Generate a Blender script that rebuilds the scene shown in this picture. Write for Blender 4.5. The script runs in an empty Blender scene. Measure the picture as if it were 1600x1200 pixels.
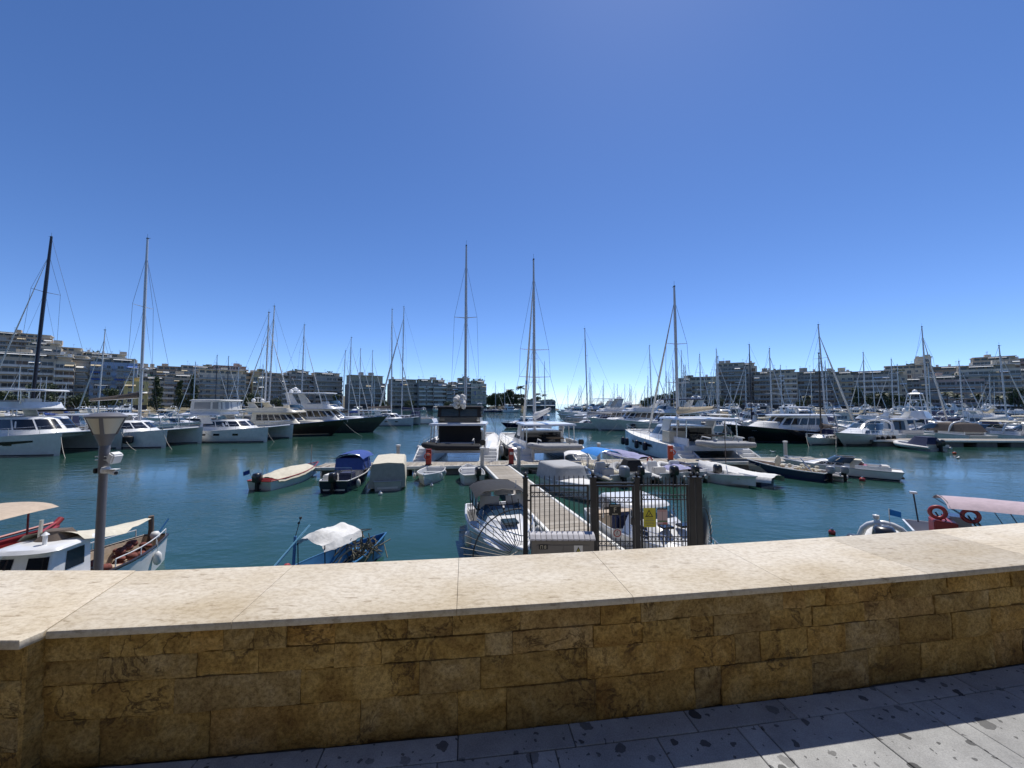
import bpy, bmesh, math, random
from mathutils import Vector, Matrix, noise as mnoise
R = math.radians
sc = bpy.context.scene
col = sc.collection
rnd = random.Random(7)

# ------------------------------------------------------------------ camera, sky, sun, exposure
CAM_H = 4.62
PITCH = math.atan(31 / 605.0)
cam = bpy.data.cameras.new('camera'); cam.sensor_width = 36.0; cam.lens = 36.0 * 605 / 1600
cam.clip_start = 0.05; cam.clip_end = 20000
camo = bpy.data.objects.new('camera', cam); col.objects.link(camo)
camo.location = (0, 0, CAM_H); camo.rotation_euler = (math.pi / 2 + PITCH, 0, 0)
sc.camera = camo

SUN_AZ, SUN_EL = R(24), R(63)
world = bpy.data.worlds.new('World'); sc.world = world; world.use_nodes = True
wn = world.node_tree; wn.nodes.clear()
sky = wn.nodes.new('ShaderNodeTexSky'); sky.sky_type = 'NISHITA'; sky.sun_disc = False
sky.sun_elevation = SUN_EL; sky.sun_rotation = SUN_AZ
sky.altitude = 0; sky.air_density = 0.6; sky.dust_density = 0.12; sky.ozone_density = 1.2
bg = wn.nodes.new('ShaderNodeBackground'); bg.inputs[1].default_value = 0.128
wo = wn.nodes.new('ShaderNodeOutputWorld')
hs = wn.nodes.new('ShaderNodeHueSaturation'); hs.inputs['Saturation'].default_value = 1.14
wn.links.new(sky.outputs[0], hs.inputs['Color']); wb = wn.nodes.new('ShaderNodeVectorMath'); wb.operation = 'MULTIPLY'; wb.inputs[1].default_value = (.97, 1.07, 1.30)   # the phone's cool white balance
wn.links.new(hs.outputs[0], wb.inputs[0]); wn.links.new(wb.outputs[0], bg.inputs[0]); wn.links.new(bg.outputs[0], wo.inputs[0])

sun = bpy.data.lights.new('sun', 'SUN'); sun.energy = 4.5; sun.angle = R(0.53); sun.color = (1.0, 0.955, 0.88)
suno = bpy.data.objects.new('sun', sun); col.objects.link(suno)
sdir = Vector((math.sin(SUN_AZ) * math.cos(SUN_EL), math.cos(SUN_AZ) * math.cos(SUN_EL), math.sin(SUN_EL)))
suno.rotation_euler = sdir.to_track_quat('Z', 'Y').to_euler(); suno.location = (60, 140, 300)

vs = sc.view_settings
vs.view_transform = 'Standard'; vs.look = 'None'; vs.exposure = 0.0; vs.gamma = 1.0; vs.use_curve_mapping = False
sc.cycles.use_denoising = True
sc.cycles.max_bounces = 6; sc.cycles.diffuse_bounces = 3; sc.cycles.glossy_bounces = 3
sc.cycles.transmission_bounces = 4; sc.cycles.transparent_max_bounces = 6
sc.cycles.caustics_reflective = False; sc.cycles.caustics_refractive = False

# ------------------------------------------------------------------ helpers
class MB:
    def __init__(s): s.v = []; s.f = []
    def add(s, vs_, fs_):
        b = len(s.v); s.v += [tuple(p) for p in vs_]; s.f += [tuple(i + b for i in f) for f in fs_]; return s
    def box(s, x0, x1, y0, y1, z0, z1):
        return s.add([(x0,y0,z0),(x1,y0,z0),(x1,y1,z0),(x0,y1,z0),(x0,y0,z1),(x1,y0,z1),(x1,y1,z1),(x0,y1,z1)],
                     [(0,3,2,1),(4,5,6,7),(0,1,5,4),(1,2,6,5),(2,3,7,6),(3,0,4,7)])
    def rbox(s, cx, cy, z0, z1, sx, sy, rz):
        c, n = math.cos(rz), math.sin(rz); p = []
        for z in (z0, z1):
            for a, b in ((-1,-1),(1,-1),(1,1),(-1,1)):
                x, y = a * sx / 2, b * sy / 2; p.append((cx + x*c - y*n, cy + x*n + y*c, z))
        return s.add(p, [(0,3,2,1),(4,5,6,7),(0,1,5,4),(1,2,6,5),(2,3,7,6),(3,0,4,7)])
    def bar(s, p, q, w, h=None):
        h = h or w; p, q = Vector(p), Vector(q); d = (q - p).normalized()
        up = Vector((0,0,1)) if abs(d.z) < .95 else Vector((0,1,0))
        a = d.cross(up).normalized(); b = a.cross(d); vs_ = []
        for e in (p, q):
            for i, j in ((-1,-1),(1,-1),(1,1),(-1,1)): vs_.append(e + a*i*w/2 + b*j*h/2)
        return s.add(vs_, [(0,3,2,1),(4,5,6,7),(0,1,5,4),(1,2,6,5),(2,3,7,6),(3,0,4,7)])
    def loft(s, rings, closed=True, caps=True):
        n = len(rings[0]); vs_ = [p for r in rings for p in r]; fs_ = []
        for i in range(len(rings) - 1):
            for j in range(n if closed else n - 1):
                k = (j + 1) % n; fs_.append((i*n + j, i*n + k, (i+1)*n + k, (i+1)*n + j))
        if caps and closed:
            fs_.append(tuple(range(n - 1, -1, -1))); fs_.append(tuple((len(rings)-1)*n + j for j in range(n)))
        return s.add(vs_, fs_)
    def tube(s, pts, r, n=6, caps=True):
        pts = [Vector(p) for p in pts]; rings = []; a = None
        for i, p in enumerate(pts):
            d = (pts[min(i+1, len(pts)-1)] - pts[max(i-1, 0)]).normalized()
            if a is None: a = d.orthogonal().normalized()
            else:
                a = (a - d * a.dot(d)); a = a.normalized() if a.length > 1e-6 else d.orthogonal().normalized()
            b = d.cross(a); rr = r[i] if isinstance(r, (list, tuple)) else r
            rings.append([p + (a*math.cos(2*math.pi*k/n) + b*math.sin(2*math.pi*k/n)) * rr for k in range(n)])
        return s.loft(rings, True, caps)
    def lathe(s, prof, n=16, c=(0,0,0), axis='z'):
        rings = []
        for r, z in prof:
            ring = []
            for k in range(n):
                a = 2*math.pi*k/n; u, w = r*math.cos(a), r*math.sin(a)
                if axis == 'z': ring.append((c[0]+u, c[1]+w, c[2]+z))
                elif axis == 'x': ring.append((c[0]+z, c[1]+u, c[2]+w))
                else: ring.append((c[0]+w, c[1]+z, c[2]+u))
            rings.append(ring)
        return s.loft(rings)
    def torus(s, c, R_, r, axis='x', n=20, m=8):
        pts = []
        for i in range(n):
            a = 2*math.pi*i/n; ring = []
            for j in range(m):
                b = 2*math.pi*j/m; u, w, t = (R_+r*math.cos(b))*math.cos(a), (R_+r*math.cos(b))*math.sin(a), r*math.sin(b)
                ring.append({'x': (c[0]+t, c[1]+u, c[2]+w), 'y': (c[0]+u, c[1]+t, c[2]+w), 'z': (c[0]+u, c[1]+w, c[2]+t)}[axis])
            pts.append(ring)
        return s.loft(pts + [pts[0]], True, False)
    def ball(s, c, r, n=10, sz=1.0):
        m = max(4, n // 2)
        return s.lathe([(max(1e-3, r*math.sin(math.pi*i/m)), -r*sz*math.cos(math.pi*i/m)) for i in range(m+1)], n, c)
    def xf(s, m): s.v = [tuple(m @ Vector(p)) for p in s.v]; return s
    def merge(s, o): return s.add(o.v, o.f)
    def mesh(s, name, smooth=None, bevel=0, bseg=2):
        me = bpy.data.meshes.new(name); me.from_pydata(s.v, [], s.f)
        bm = bmesh.new(); bm.from_mesh(me)
        bmesh.ops.remove_doubles(bm, verts=bm.verts, dist=1e-5)
        bmesh.ops.recalc_face_normals(bm, faces=bm.faces)
        if bevel:
            es = [e for e in bm.edges if len(e.link_faces) == 2 and e.calc_face_angle(0) > R(25)]
            bmesh.ops.bevel(bm, geom=es, offset=bevel, segments=bseg, affect='EDGES', clamp_overlap=True)
        bm.to_mesh(me); bm.free()
        if smooth is not None:
            me.shade_smooth()
            me.set_sharp_from_angle(angle=R(smooth))
        return me
    def build(s, name, m, parent=None, smooth=None, bevel=0, bseg=2):
        me = s.mesh(name, smooth, bevel, bseg); me.materials.append(m)
        return link(name, me, parent)

def link(name, me, parent=None):
    o = bpy.data.objects.new(name, me); col.objects.link(o); o.parent = parent; return o
def tag(o, label, cat, group=None):
    o['label'] = label; o['category'] = cat
    if group: o['group'] = group
    return o
def struct(o): o['kind'] = 'structure'; return o
def stuff(o): o['kind'] = 'stuff'; return o
def thing(name, label, cat, loc=(0,0,0), rz=0, group=None):
    o = bpy.data.objects.new(name, None); col.objects.link(o); o.empty_display_size = .2
    o.location = loc; o.rotation_euler = (0, 0, rz); return tag(o, label, cat, group)
KIDS = {}
def copy_tree(o, parent=None):
    c = o.copy(); col.objects.link(c); c.parent = parent
    for k in kids(o): copy_tree(k, c)
    return c
def kids(o):
    if o.name not in KIDS: KIDS[o.name] = list(o.children)
    return KIDS[o.name]
def place(o, loc, rz, label=None, s=None, cat=None, group=None):
    o.location = loc; o.rotation_euler = (0, 0, rz)
    if s: o.scale = (s, s, s) if not isinstance(s, tuple) else s
    if label: o['label'] = label
    if cat: o['category'] = cat
    if group: o['group'] = group
    return o

# ------------------------------------------------------------------ materials
def nodes(name):
    m = bpy.data.materials.new(name); m.use_nodes = True
    nt = m.node_tree; return m, nt, nt.nodes['Principled BSDF']
def M(name, rgb, rough=.5, metal=0, var=0.0, scale=3.0, bump=0.0, bscale=40.0, spec=.5, coat=0.0, dirt=None):
    m, nt, p = nodes(name); N = nt.nodes.new; Lk = nt.links.new
    p.inputs['Base Color'].default_value = (*rgb, 1); p.inputs['Roughness'].default_value = rough
    p.inputs['Metallic'].default_value = metal; p.inputs['Specular IOR Level'].default_value = spec
    p.inputs['Coat Weight'].default_value = coat
    tc = None
    if var or bump or dirt: tc = N('ShaderNodeTexCoord')
    if var or dirt:
        nz = N('ShaderNodeTexNoise'); nz.inputs['Scale'].default_value = scale; nz.inputs['Detail'].default_value = 6
        nz.inputs['Roughness'].default_value = .65; Lk(tc.outputs['Object'], nz.inputs['Vector'])
        rp = N('ShaderNodeValToRGB'); rp.color_ramp.elements[0].position = .3; rp.color_ramp.elements[1].position = .72
        d = dirt or tuple(c*(1-var) for c in rgb)
        rp.color_ramp.elements[0].color = (*d, 1); rp.color_ramp.elements[1].color = (*[min(1, c*(1+var*.5)) for c in rgb], 1)
        Lk(nz.outputs[0], rp.inputs[0]); Lk(rp.outputs[0], p.inputs['Base Color'])
    if bump:
        n2 = N('ShaderNodeTexNoise'); n2.inputs['Scale'].default_value = bscale; n2.inputs['Detail'].default_value = 5
        Lk(tc.outputs['Object'], n2.inputs['Vector'])
        b = N('ShaderNodeBump'); b.inputs['Strength'].default_value = bump; b.inputs['Distance'].default_value = .02
        Lk(n2.outputs[0], b.inputs['Height']); Lk(b.outputs[0], p.inputs['Normal'])
    return m

def water_mat():
    m, nt, p = nodes('sea_water'); N = nt.nodes.new; Lk = nt.links.new
    p.inputs['Base Color'].default_value = (.018, .060, .047, 1); p.inputs['Roughness'].default_value = .04
    p.inputs['IOR'].default_value = 1.333
    g = N('ShaderNodeNewGeometry')
    mp = N('ShaderNodeMapping'); mp.inputs['Scale'].default_value = (.75, 1.25, 1); mp.inputs['Rotation'].default_value = (0, 0, .3)
    Lk(g.outputs['Position'], mp.inputs[0])
    n1 = N('ShaderNodeTexNoise'); n1.inputs['Scale'].default_value = 3.2; n1.inputs['Detail'].default_value = 5; n1.inputs['Roughness'].default_value = .55
    n2 = N('ShaderNodeTexNoise'); n2.inputs['Scale'].default_value = .55; n2.inputs['Detail'].default_value = 2
    n3 = N('ShaderNodeTexNoise'); n3.inputs['Scale'].default_value = .05; n3.inputs['Detail'].default_value = 2
    for n in (n1, n2, n3): Lk(mp.outputs[0], n.inputs['Vector'])
    pr = N('ShaderNodeMapRange'); pr.inputs[1].default_value = .40; pr.inputs[2].default_value = .60; pr.inputs[3].default_value = .16; pr.inputs[4].default_value = 1.05
    Lk(n3.outputs[0], pr.inputs[0])
    a = N('ShaderNodeMath'); a.operation = 'MULTIPLY_ADD'; a.inputs[1].default_value = .40
    Lk(n1.outputs[0], a.inputs[0])
    sc2 = N('ShaderNodeMath'); sc2.operation = 'MULTIPLY'; sc2.inputs[1].default_value = .9; Lk(n2.outputs[0], sc2.inputs[0]); Lk(sc2.outputs[0], a.inputs[2])
    b = N('ShaderNodeBump'); b.inputs['Distance'].default_value = .10; Lk(a.outputs[0], b.inputs['Height'])
    st = N('ShaderNodeMath'); st.operation = 'MULTIPLY'; st.inputs[1].default_value = .85; Lk(pr.outputs[0], st.inputs[0]); Lk(st.outputs[0], b.inputs['Strength'])
    Lk(b.outputs[0], p.inputs['Normal'])
    return m

def travertine_mat():
    m, nt, p = nodes('travertine'); N = nt.nodes.new; Lk = nt.links.new
    tc = N('ShaderNodeTexCoord'); oi = N('ShaderNodeObjectInfo')
    g = N('ShaderNodeNewGeometry')
    mp = N('ShaderNodeMapping'); mp.inputs['Scale'].default_value = (1, 1.7, 1); mp.inputs['Rotation'].default_value = (0, 0, -.15); Lk(g.outputs['Position'], mp.inputs[0])
    big = N('ShaderNodeTexNoise'); big.inputs['Scale'].default_value = 1.6; big.inputs['Detail'].default_value = 4; Lk(mp.outputs[0], big.inputs['Vector'])
    fine = N('ShaderNodeTexNoise'); fine.inputs['Scale'].default_value = 26; fine.inputs['Detail'].default_value = 9; fine.inputs['Roughness'].default_value = .76; Lk(mp.outputs[0], fine.inputs['Vector'])
    r1 = N('ShaderNodeValToRGB'); e = r1.color_ramp.elements
    e[0].position = .30; e[0].color = (.52, .43, .29, 1); e[1].position = .62; e[1].color = (.66, .59, .47, 1)
    Lk(big.outputs[0], r1.inputs[0])
    r2 = N('ShaderNodeValToRGB'); e = r2.color_ramp.elements
    e[0].position = .33; e[0].color = (.60, .54, .46, 1); e[1].position = .56; e[1].color = (1, 1, 1, 1); Lk(fine.outputs[0], r2.inputs[0])
    mx = N('ShaderNodeMix'); mx.data_type = 'RGBA'; mx.blend_type = 'MULTIPLY'; mx.inputs[0].default_value = .8
    Lk(r1.outputs[0], mx.inputs[6]); Lk(r2.outputs[0], mx.inputs[7])
    # elongated pits
    mp2 = N('ShaderNodeMapping'); mp2.inputs['Scale'].default_value = (9, 34, 20); mp2.inputs['Rotation'].default_value = (0, 0, -.2); Lk(g.outputs['Position'], mp2.inputs[0])
    pit = N('ShaderNodeTexNoise'); pit.inputs['Scale'].default_value = 1; pit.inputs['Detail'].default_value = 6; pit.inputs['Roughness'].default_value = .6; Lk(mp2.outputs[0], pit.inputs['Vector'])
    r3 = N('ShaderNodeValToRGB'); e = r3.color_ramp.elements; e[0].position = .61; e[0].color = (1, 1, 1, 1); e[1].position = .67; e[1].color = (.42, .35, .27, 1); Lk(pit.outputs[0], r3.inputs[0])
    mx2 = N('ShaderNodeMix'); mx2.data_type = 'RGBA'; mx2.blend_type = 'MULTIPLY'; mx2.inputs[0].default_value = .55
    Lk(mx.outputs[2], mx2.inputs[6]); Lk(r3.outputs[0], mx2.inputs[7])
    # per-slab tint
    mr = N('ShaderNodeMapRange'); mr.inputs[3].default_value = .84; mr.inputs[4].default_value = 1.07; Lk(oi.outputs['Random'], mr.inputs[0])
    mx3 = N('ShaderNodeVectorMath'); mx3.operation = 'SCALE'; Lk(mx2.outputs[2], mx3.inputs[0]); Lk(mr.outputs[0], mx3.inputs['Scale'])
    Lk(mx3.outputs[0], p.inputs['Base Color'])
    p.inputs['Roughness'].default_value = .62; p.inputs['Specular IOR Level'].default_value = .35
    b = N('ShaderNodeBump'); b.inputs['Strength'].default_value = .22; b.inputs['Distance'].default_value = .006
    ad = N('ShaderNodeMath'); ad.operation = 'SUBTRACT'; Lk(fine.outputs[0], ad.inputs[0]); Lk(pit.outputs[0], ad.inputs[1])
    Lk(ad.outputs[0], b.inputs['Height']); Lk(b.outputs[0], p.inputs['Normal'])
    return m

def facing_stone_mat():
    m, nt, p = nodes('split_sandstone'); N = nt.nodes.new; Lk = nt.links.new
    g = N('ShaderNodeNewGeometry'); oi = N('ShaderNodeObjectInfo')
    off = N('ShaderNodeVectorMath'); off.operation = 'SCALE'; off.inputs[0].default_value = (17, 31, 23); Lk(oi.outputs['Random'], off.inputs['Scale'])
    ps = N('ShaderNodeVectorMath'); Lk(g.outputs['Position'], ps.inputs[0]); Lk(off.outputs[0], ps.inputs[1])
    n1 = N('ShaderNodeTexNoise'); n1.inputs['Scale'].default_value = 5; n1.inputs['Detail'].default_value = 8; n1.inputs['Roughness'].default_value = .62; n1.inputs['Distortion'].default_value = .6
    n2 = N('ShaderNodeTexNoise'); n2.inputs['Scale'].default_value = 55; n2.inputs['Detail'].default_value = 8; n2.inputs['Roughness'].default_value = .78
    for n in (n1, n2): Lk(ps.outputs[0], n.inputs['Vector'])
    r1 = N('ShaderNodeValToRGB'); e = r1.color_ramp.elements
    e[0].position = .30; e[0].color = (.28, .185, .085, 1); e[1].position = .72; e[1].color = (.66, .545, .34, 1)
    k = e.new(.5); k.color = (.50, .375, .175, 1)
    Lk(n1.outputs[0], r1.inputs[0])
    # some stones greyer or pinker
    r0 = N('ShaderNodeValToRGB'); e = r0.color_ramp.elements
    e[0].position = 0; e[0].color = (.78, .70, .52, 1); e[1].position = 1; e[1].color = (.92, .86, .80, 1)
    for q, c in ((.2, (1.0, .86, .55, 1)), (.45, (.85, .80, .72, 1)), (.6, (1.05, .92, .62, 1)), (.8, (1.0, .80, .50, 1))):
        k = e.new(q); k.color = c
    Lk(oi.outputs['Random'], r0.inputs[0])
    mx = N('ShaderNodeMix'); mx.data_type = 'RGBA'; mx.blend_type = 'MULTIPLY'; mx.inputs[0].default_value = 1
    Lk(r1.outputs[0], mx.inputs[6]); Lk(r0.outputs[0], mx.inputs[7])
    r2 = N('ShaderNodeValToRGB'); e = r2.color_ramp.elements; e[0].position = .36; e[0].color = (.42, .38, .34, 1); e[1].position = .58; e[1].color = (1.18, 1.15, 1.10, 1); Lk(n2.outputs[0], r2.inputs[0])
    mx2 = N('ShaderNodeMix'); mx2.data_type = 'RGBA'; mx2.blend_type = 'MULTIPLY'; mx2.inputs[0].default_value = .9
    Lk(mx.outputs[2], mx2.inputs[6]); Lk(r2.outputs[0], mx2.inputs[7])
    vn = N('ShaderNodeTexNoise'); vn.inputs['Scale'].default_value = 4.2; vn.inputs['Detail'].default_value = 7; vn.inputs['Roughness'].default_value = .62; vn.inputs['Distortion'].default_value = .7; Lk(ps.outputs[0], vn.inputs['Vector'])
    vs1 = N('ShaderNodeMath'); vs1.operation = 'SUBTRACT'; vs1.inputs[1].default_value = .5; Lk(vn.outputs[0], vs1.inputs[0])
    vs2 = N('ShaderNodeMath'); vs2.operation = 'ABSOLUTE'; Lk(vs1.outputs[0], vs2.inputs[0])
    vs3 = N('ShaderNodeMapRange'); vs3.inputs[1].default_value = .001; vs3.inputs[2].default_value = .014; Lk(vs2.outputs[0], vs3.inputs[0])
    gate = N('ShaderNodeTexNoise'); gate.inputs['Scale'].default_value = 3.0; Lk(g.outputs['Position'], gate.inputs['Vector'])
    gr = N('ShaderNodeMapRange'); gr.inputs[1].default_value = .50; gr.inputs[2].default_value = .58; gr.inputs[3].default_value = 1; gr.inputs[4].default_value = 0; Lk(gate.outputs[0], gr.inputs[0])
    vmask = N('ShaderNodeMath'); vmask.operation = 'MAXIMUM'; Lk(vs3.outputs[0], vmask.inputs[0]); Lk(gr.outputs[0], vmask.inputs[1])
    vcol = N('ShaderNodeMix'); vcol.data_type = 'RGBA'; vcol.inputs[6].default_value = (.17, .10, .05, 1); vsoft = N('ShaderNodeMapRange'); vsoft.inputs[3].default_value = .35; vsoft.inputs[4].default_value = 1; Lk(vmask.outputs[0], vsoft.inputs[0]); Lk(vsoft.outputs[0], vcol.inputs[0]); Lk(mx2.outputs[2], vcol.inputs[7])
    Lk(vcol.outputs[2], p.inputs['Base Color']); p.inputs['Roughness'].default_value = .9; p.inputs['Specular IOR Level'].default_value = .2
    vo = N('ShaderNodeTexVoronoi'); vo.feature = 'DISTANCE_TO_EDGE'; vo.inputs['Scale'].default_value = 9; 
    dn = N('ShaderNodeTexNoise'); dn.inputs['Scale'].default_value = 6; dn.inputs['Detail'].default_value = 4; Lk(ps.outputs[0], dn.inputs['Vector'])
    wv = N('ShaderNodeVectorMath'); Lk(ps.outputs[0], wv.inputs[0]); sv = N('ShaderNodeVectorMath'); sv.operation = 'SCALE'; sv.inputs['Scale'].default_value = .25; Lk(dn.outputs[1], sv.inputs[0]); Lk(sv.outputs[0], wv.inputs[1]); Lk(wv.outputs[0], vo.inputs['Vector'])
    cr = N('ShaderNodeMapRange'); cr.inputs[1].default_value = 0; cr.inputs[2].default_value = .05; Lk(vo.outputs['Distance'], cr.inputs[0])
    # only some cracks show
    ck = N('ShaderNodeMapRange'); ck.inputs[1].default_value = .40; ck.inputs[2].default_value = .48; Lk(n1.outputs[0], ck.inputs[0])
    cm = N('ShaderNodeMath'); cm.operation = 'MAXIMUM'; Lk(cr.outputs[0], cm.inputs[0]); Lk(ck.outputs[0], cm.inputs[1])
    hh = N('ShaderNodeMath'); hh.operation = 'MULTIPLY_ADD'; hh.inputs[1].default_value = .35; Lk(n2.outputs[0], hh.inputs[0])
    h2 = N('ShaderNodeMath'); h2.operation = 'MULTIPLY_ADD'; h2.inputs[1].default_value = .22; Lk(vmask.outputs[0], h2.inputs[0]); Lk(n1.outputs[0], h2.inputs[2]); Lk(h2.outputs[0], hh.inputs[2])
    b = N('ShaderNodeBump'); b.inputs['Strength'].default_value = 1.0; b.inputs['Distance'].default_value = .03; Lk(hh.outputs[0], b.inputs['Height']); Lk(b.outputs[0], p.inputs['Normal'])
    return m

def paving_mat():
    m, nt, p = nodes('pale_paving'); N = nt.nodes.new; Lk = nt.links.new
    g = N('ShaderNodeNewGeometry'); oi = N('ShaderNodeObjectInfo')
    n1 = N('ShaderNodeTexNoise'); n1.inputs['Scale'].default_value = 4; n1.inputs['Detail'].default_value = 8; n1.inputs['Roughness'].default_value = .7; Lk(g.outputs['Position'], n1.inputs['Vector'])
    r1 = N('ShaderNodeValToRGB'); e = r1.color_ramp.elements; e[0].position = .3; e[0].color = (.24, .24, .235, 1); e[1].position = .7; e[1].color = (.41, .41, .40, 1); Lk(n1.outputs[0], r1.inputs[0])
    # old chewing-gum blots
    mp = N('ShaderNodeVectorMath'); mp.operation = 'ADD'; dn = N('ShaderNodeTexNoise'); dn.inputs['Scale'].default_value = 22; Lk(g.outputs['Position'], dn.inputs['Vector'])
    sv = N('ShaderNodeVectorMath'); sv.operation = 'SCALE'; sv.inputs['Scale'].default_value = .05; Lk(dn.outputs[1], sv.inputs[0]); Lk(g.outputs['Position'], mp.inputs[0]); Lk(sv.outputs[0], mp.inputs[1])
    vo = N('ShaderNodeTexVoronoi'); vo.voronoi_dimensions = '2D'; vo.inputs['Scale'].default_value = 7.0; vo.inputs['Randomness'].default_value = 1; Lk(mp.outputs[0], vo.inputs['Vector'])
    sp = N('ShaderNodeSeparateColor'); Lk(vo.outputs['Color'], sp.inputs[0])
    rad = N('ShaderNodeMapRange'); rad.inputs[1].default_value = .22; rad.inputs[2].default_value = 1; rad.inputs[3].default_value = .0; rad.inputs[4].default_value = .25; Lk(sp.outputs[0], rad.inputs[0])
    lt = N('ShaderNodeMath'); lt.operation = 'LESS_THAN'; Lk(vo.outputs['Distance'], lt.inputs[0]); Lk(rad.outputs[0], lt.inputs[1])
    st = N('ShaderNodeMath'); st.operation = 'MULTIPLY'; Lk(lt.outputs[0], st.inputs[0])
    op = N('ShaderNodeMapRange'); op.inputs[1].default_value = .0; op.inputs[2].default_value = 1; op.inputs[3].default_value = .45; op.inputs[4].default_value = .95; Lk(sp.outputs[1], op.inputs[0]); Lk(op.outputs[0], st.inputs[1])
    v2 = N('ShaderNodeTexVoronoi'); v2.voronoi_dimensions = '2D'; v2.inputs['Scale'].default_value = 21; Lk(mp.outputs[0], v2.inputs['Vector'])
    s2 = N('ShaderNodeSeparateColor'); Lk(v2.outputs['Color'], s2.inputs[0])
    rd2 = N('ShaderNodeMapRange'); rd2.inputs[1].default_value = .62; rd2.inputs[2].default_value = 1; rd2.inputs[3].default_value = 0; rd2.inputs[4].default_value = .2; Lk(s2.outputs[0], rd2.inputs[0])
    l2 = N('ShaderNodeMath'); l2.operation = 'LESS_THAN'; Lk(v2.outputs['Distance'], l2.inputs[0]); Lk(rd2.outputs[0], l2.inputs[1])
    l3 = N('ShaderNodeMath'); l3.operation = 'MULTIPLY'; l3.inputs[1].default_value = .75; Lk(l2.outputs[0], l3.inputs[0])
    mxs = N('ShaderNodeMath'); mxs.operation = 'MAXIMUM'; Lk(st.outputs[0], mxs.inputs[0]); Lk(l3.outputs[0], mxs.inputs[1])
    gn = N('ShaderNodeTexNoise'); gn.inputs['Scale'].default_value = 160; gn.inputs['Detail'].default_value = 3; Lk(g.outputs['Position'], gn.inputs['Vector'])
    grn = N('ShaderNodeMapRange'); grn.inputs[1].default_value = .3; grn.inputs[2].default_value = .7; grn.inputs[3].default_value = .8; grn.inputs[4].default_value = 1.15; Lk(gn.outputs[0], grn.inputs[0])
    gv = N('ShaderNodeVectorMath'); gv.operation = 'SCALE'; Lk(r1.outputs[0], gv.inputs[0]); Lk(grn.outputs[0], gv.inputs['Scale'])
    mx = N('ShaderNodeMix'); mx.data_type = 'RGBA'; Lk(mxs.outputs[0], mx.inputs[0]); Lk(gv.outputs[0], mx.inputs[6]); mx.inputs[7].default_value = (.025, .025, .027, 1)
    mr = N('ShaderNodeMapRange'); mr.inputs[3].default_value = .86; mr.inputs[4].default_value = 1.1; Lk(oi.outputs['Random'], mr.inputs[0])
    vm = N('ShaderNodeVectorMath'); vm.operation = 'SCALE'; Lk(mx.outputs[2], vm.inputs[0]); Lk(mr.outputs[0], vm.inputs['Scale']); Lk(vm.outputs[0], p.inputs['Base Color'])
    p.inputs['Roughness'].default_value = .7
    b = N('ShaderNodeBump'); b.inputs['Strength'].default_value = .25; b.inputs['Distance'].default_value = .004; Lk(n1.outputs[0], b.inputs['Height']); Lk(b.outputs[0], p.inputs['Normal'])
    return m
# ------------------------------------------------------------------ sea
MW = water_mat()
sea = MB(); sea.add([(-6000, -40, 0), (6000, -40, 0), (6000, 9000, 0), (-6000, 9000, 0)], [(0, 1, 2, 3)])
struct(sea.build('sea_water', MW))

# ------------------------------------------------------------------ promenade wall (gently curved)
MTRAV = travertine_mat(); MSTONE = facing_stone_mat(); MPAVE = paving_mat()
MMORTAR = M('mortar', (.16, .13, .09), .95, var=.3, scale=20)
MCONC = M('quay_concrete', (.42, .40, .36), .85, var=.25, scale=1.2, bump=.3)
GZ = 3.0; WT = 3.62
def wf(x): return 1.98 + .125*x + .0085*x*x           # front edge of the coping
def wn_(x):
    t = .125 + .017*x; l = math.hypot(t, 1); return (-t/l, 1/l)
def wpt(x, off):
    n = wn_(x); return (x + n[0]*off, wf(x) + n[1]*off)
wall = thing('promenade_wall', 'low promenade wall of ochre split stone with cream travertine coping', 'wall', (0, 0, 0))
# core
mb = MB(); xs = [-2.2 + i*.25 for i in range(44)]
mb.loft([[(*wpt(x, .062), GZ-2), (*wpt(x, .60), GZ-2), (*wpt(x, .60), WT-.05), (*wpt(x, .062), WT-.05)] for x in xs])
mb.build('core', MMORTAR, wall)
def coping(x0, x1, fr=0.0, bk=.64, name='coping_slab', skew=False):
    n = 4; rings = []
    prof = [(fr+.012, -.040), (fr+.002, -.034), (fr, -.026), (fr, -.012), (fr+.004, -.004), (fr+.014, 0), (bk-.012, 0), (bk, -.01), (bk, -.040)]
    for i in range(n+1):
        x = x0 + (x1-x0)*i/n; rings.append([(*wpt(x - (.145*max(0, o)/.64*(1-i/n) if skew else 0), o), WT+z) for o, z in prof])
    return MB().loft(rings).build(name, MTRAV, wall, smooth=40)
js = [-2.055, -1.29, -.27, .63, 1.55, 2.46, 3.42, 4.4, 5.4, 6.4, 7.4, 8.4]
for a, b in zip(js[:-1], js[1:]): coping(a + .0012, b - .0012, skew=(a < -2))
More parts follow.
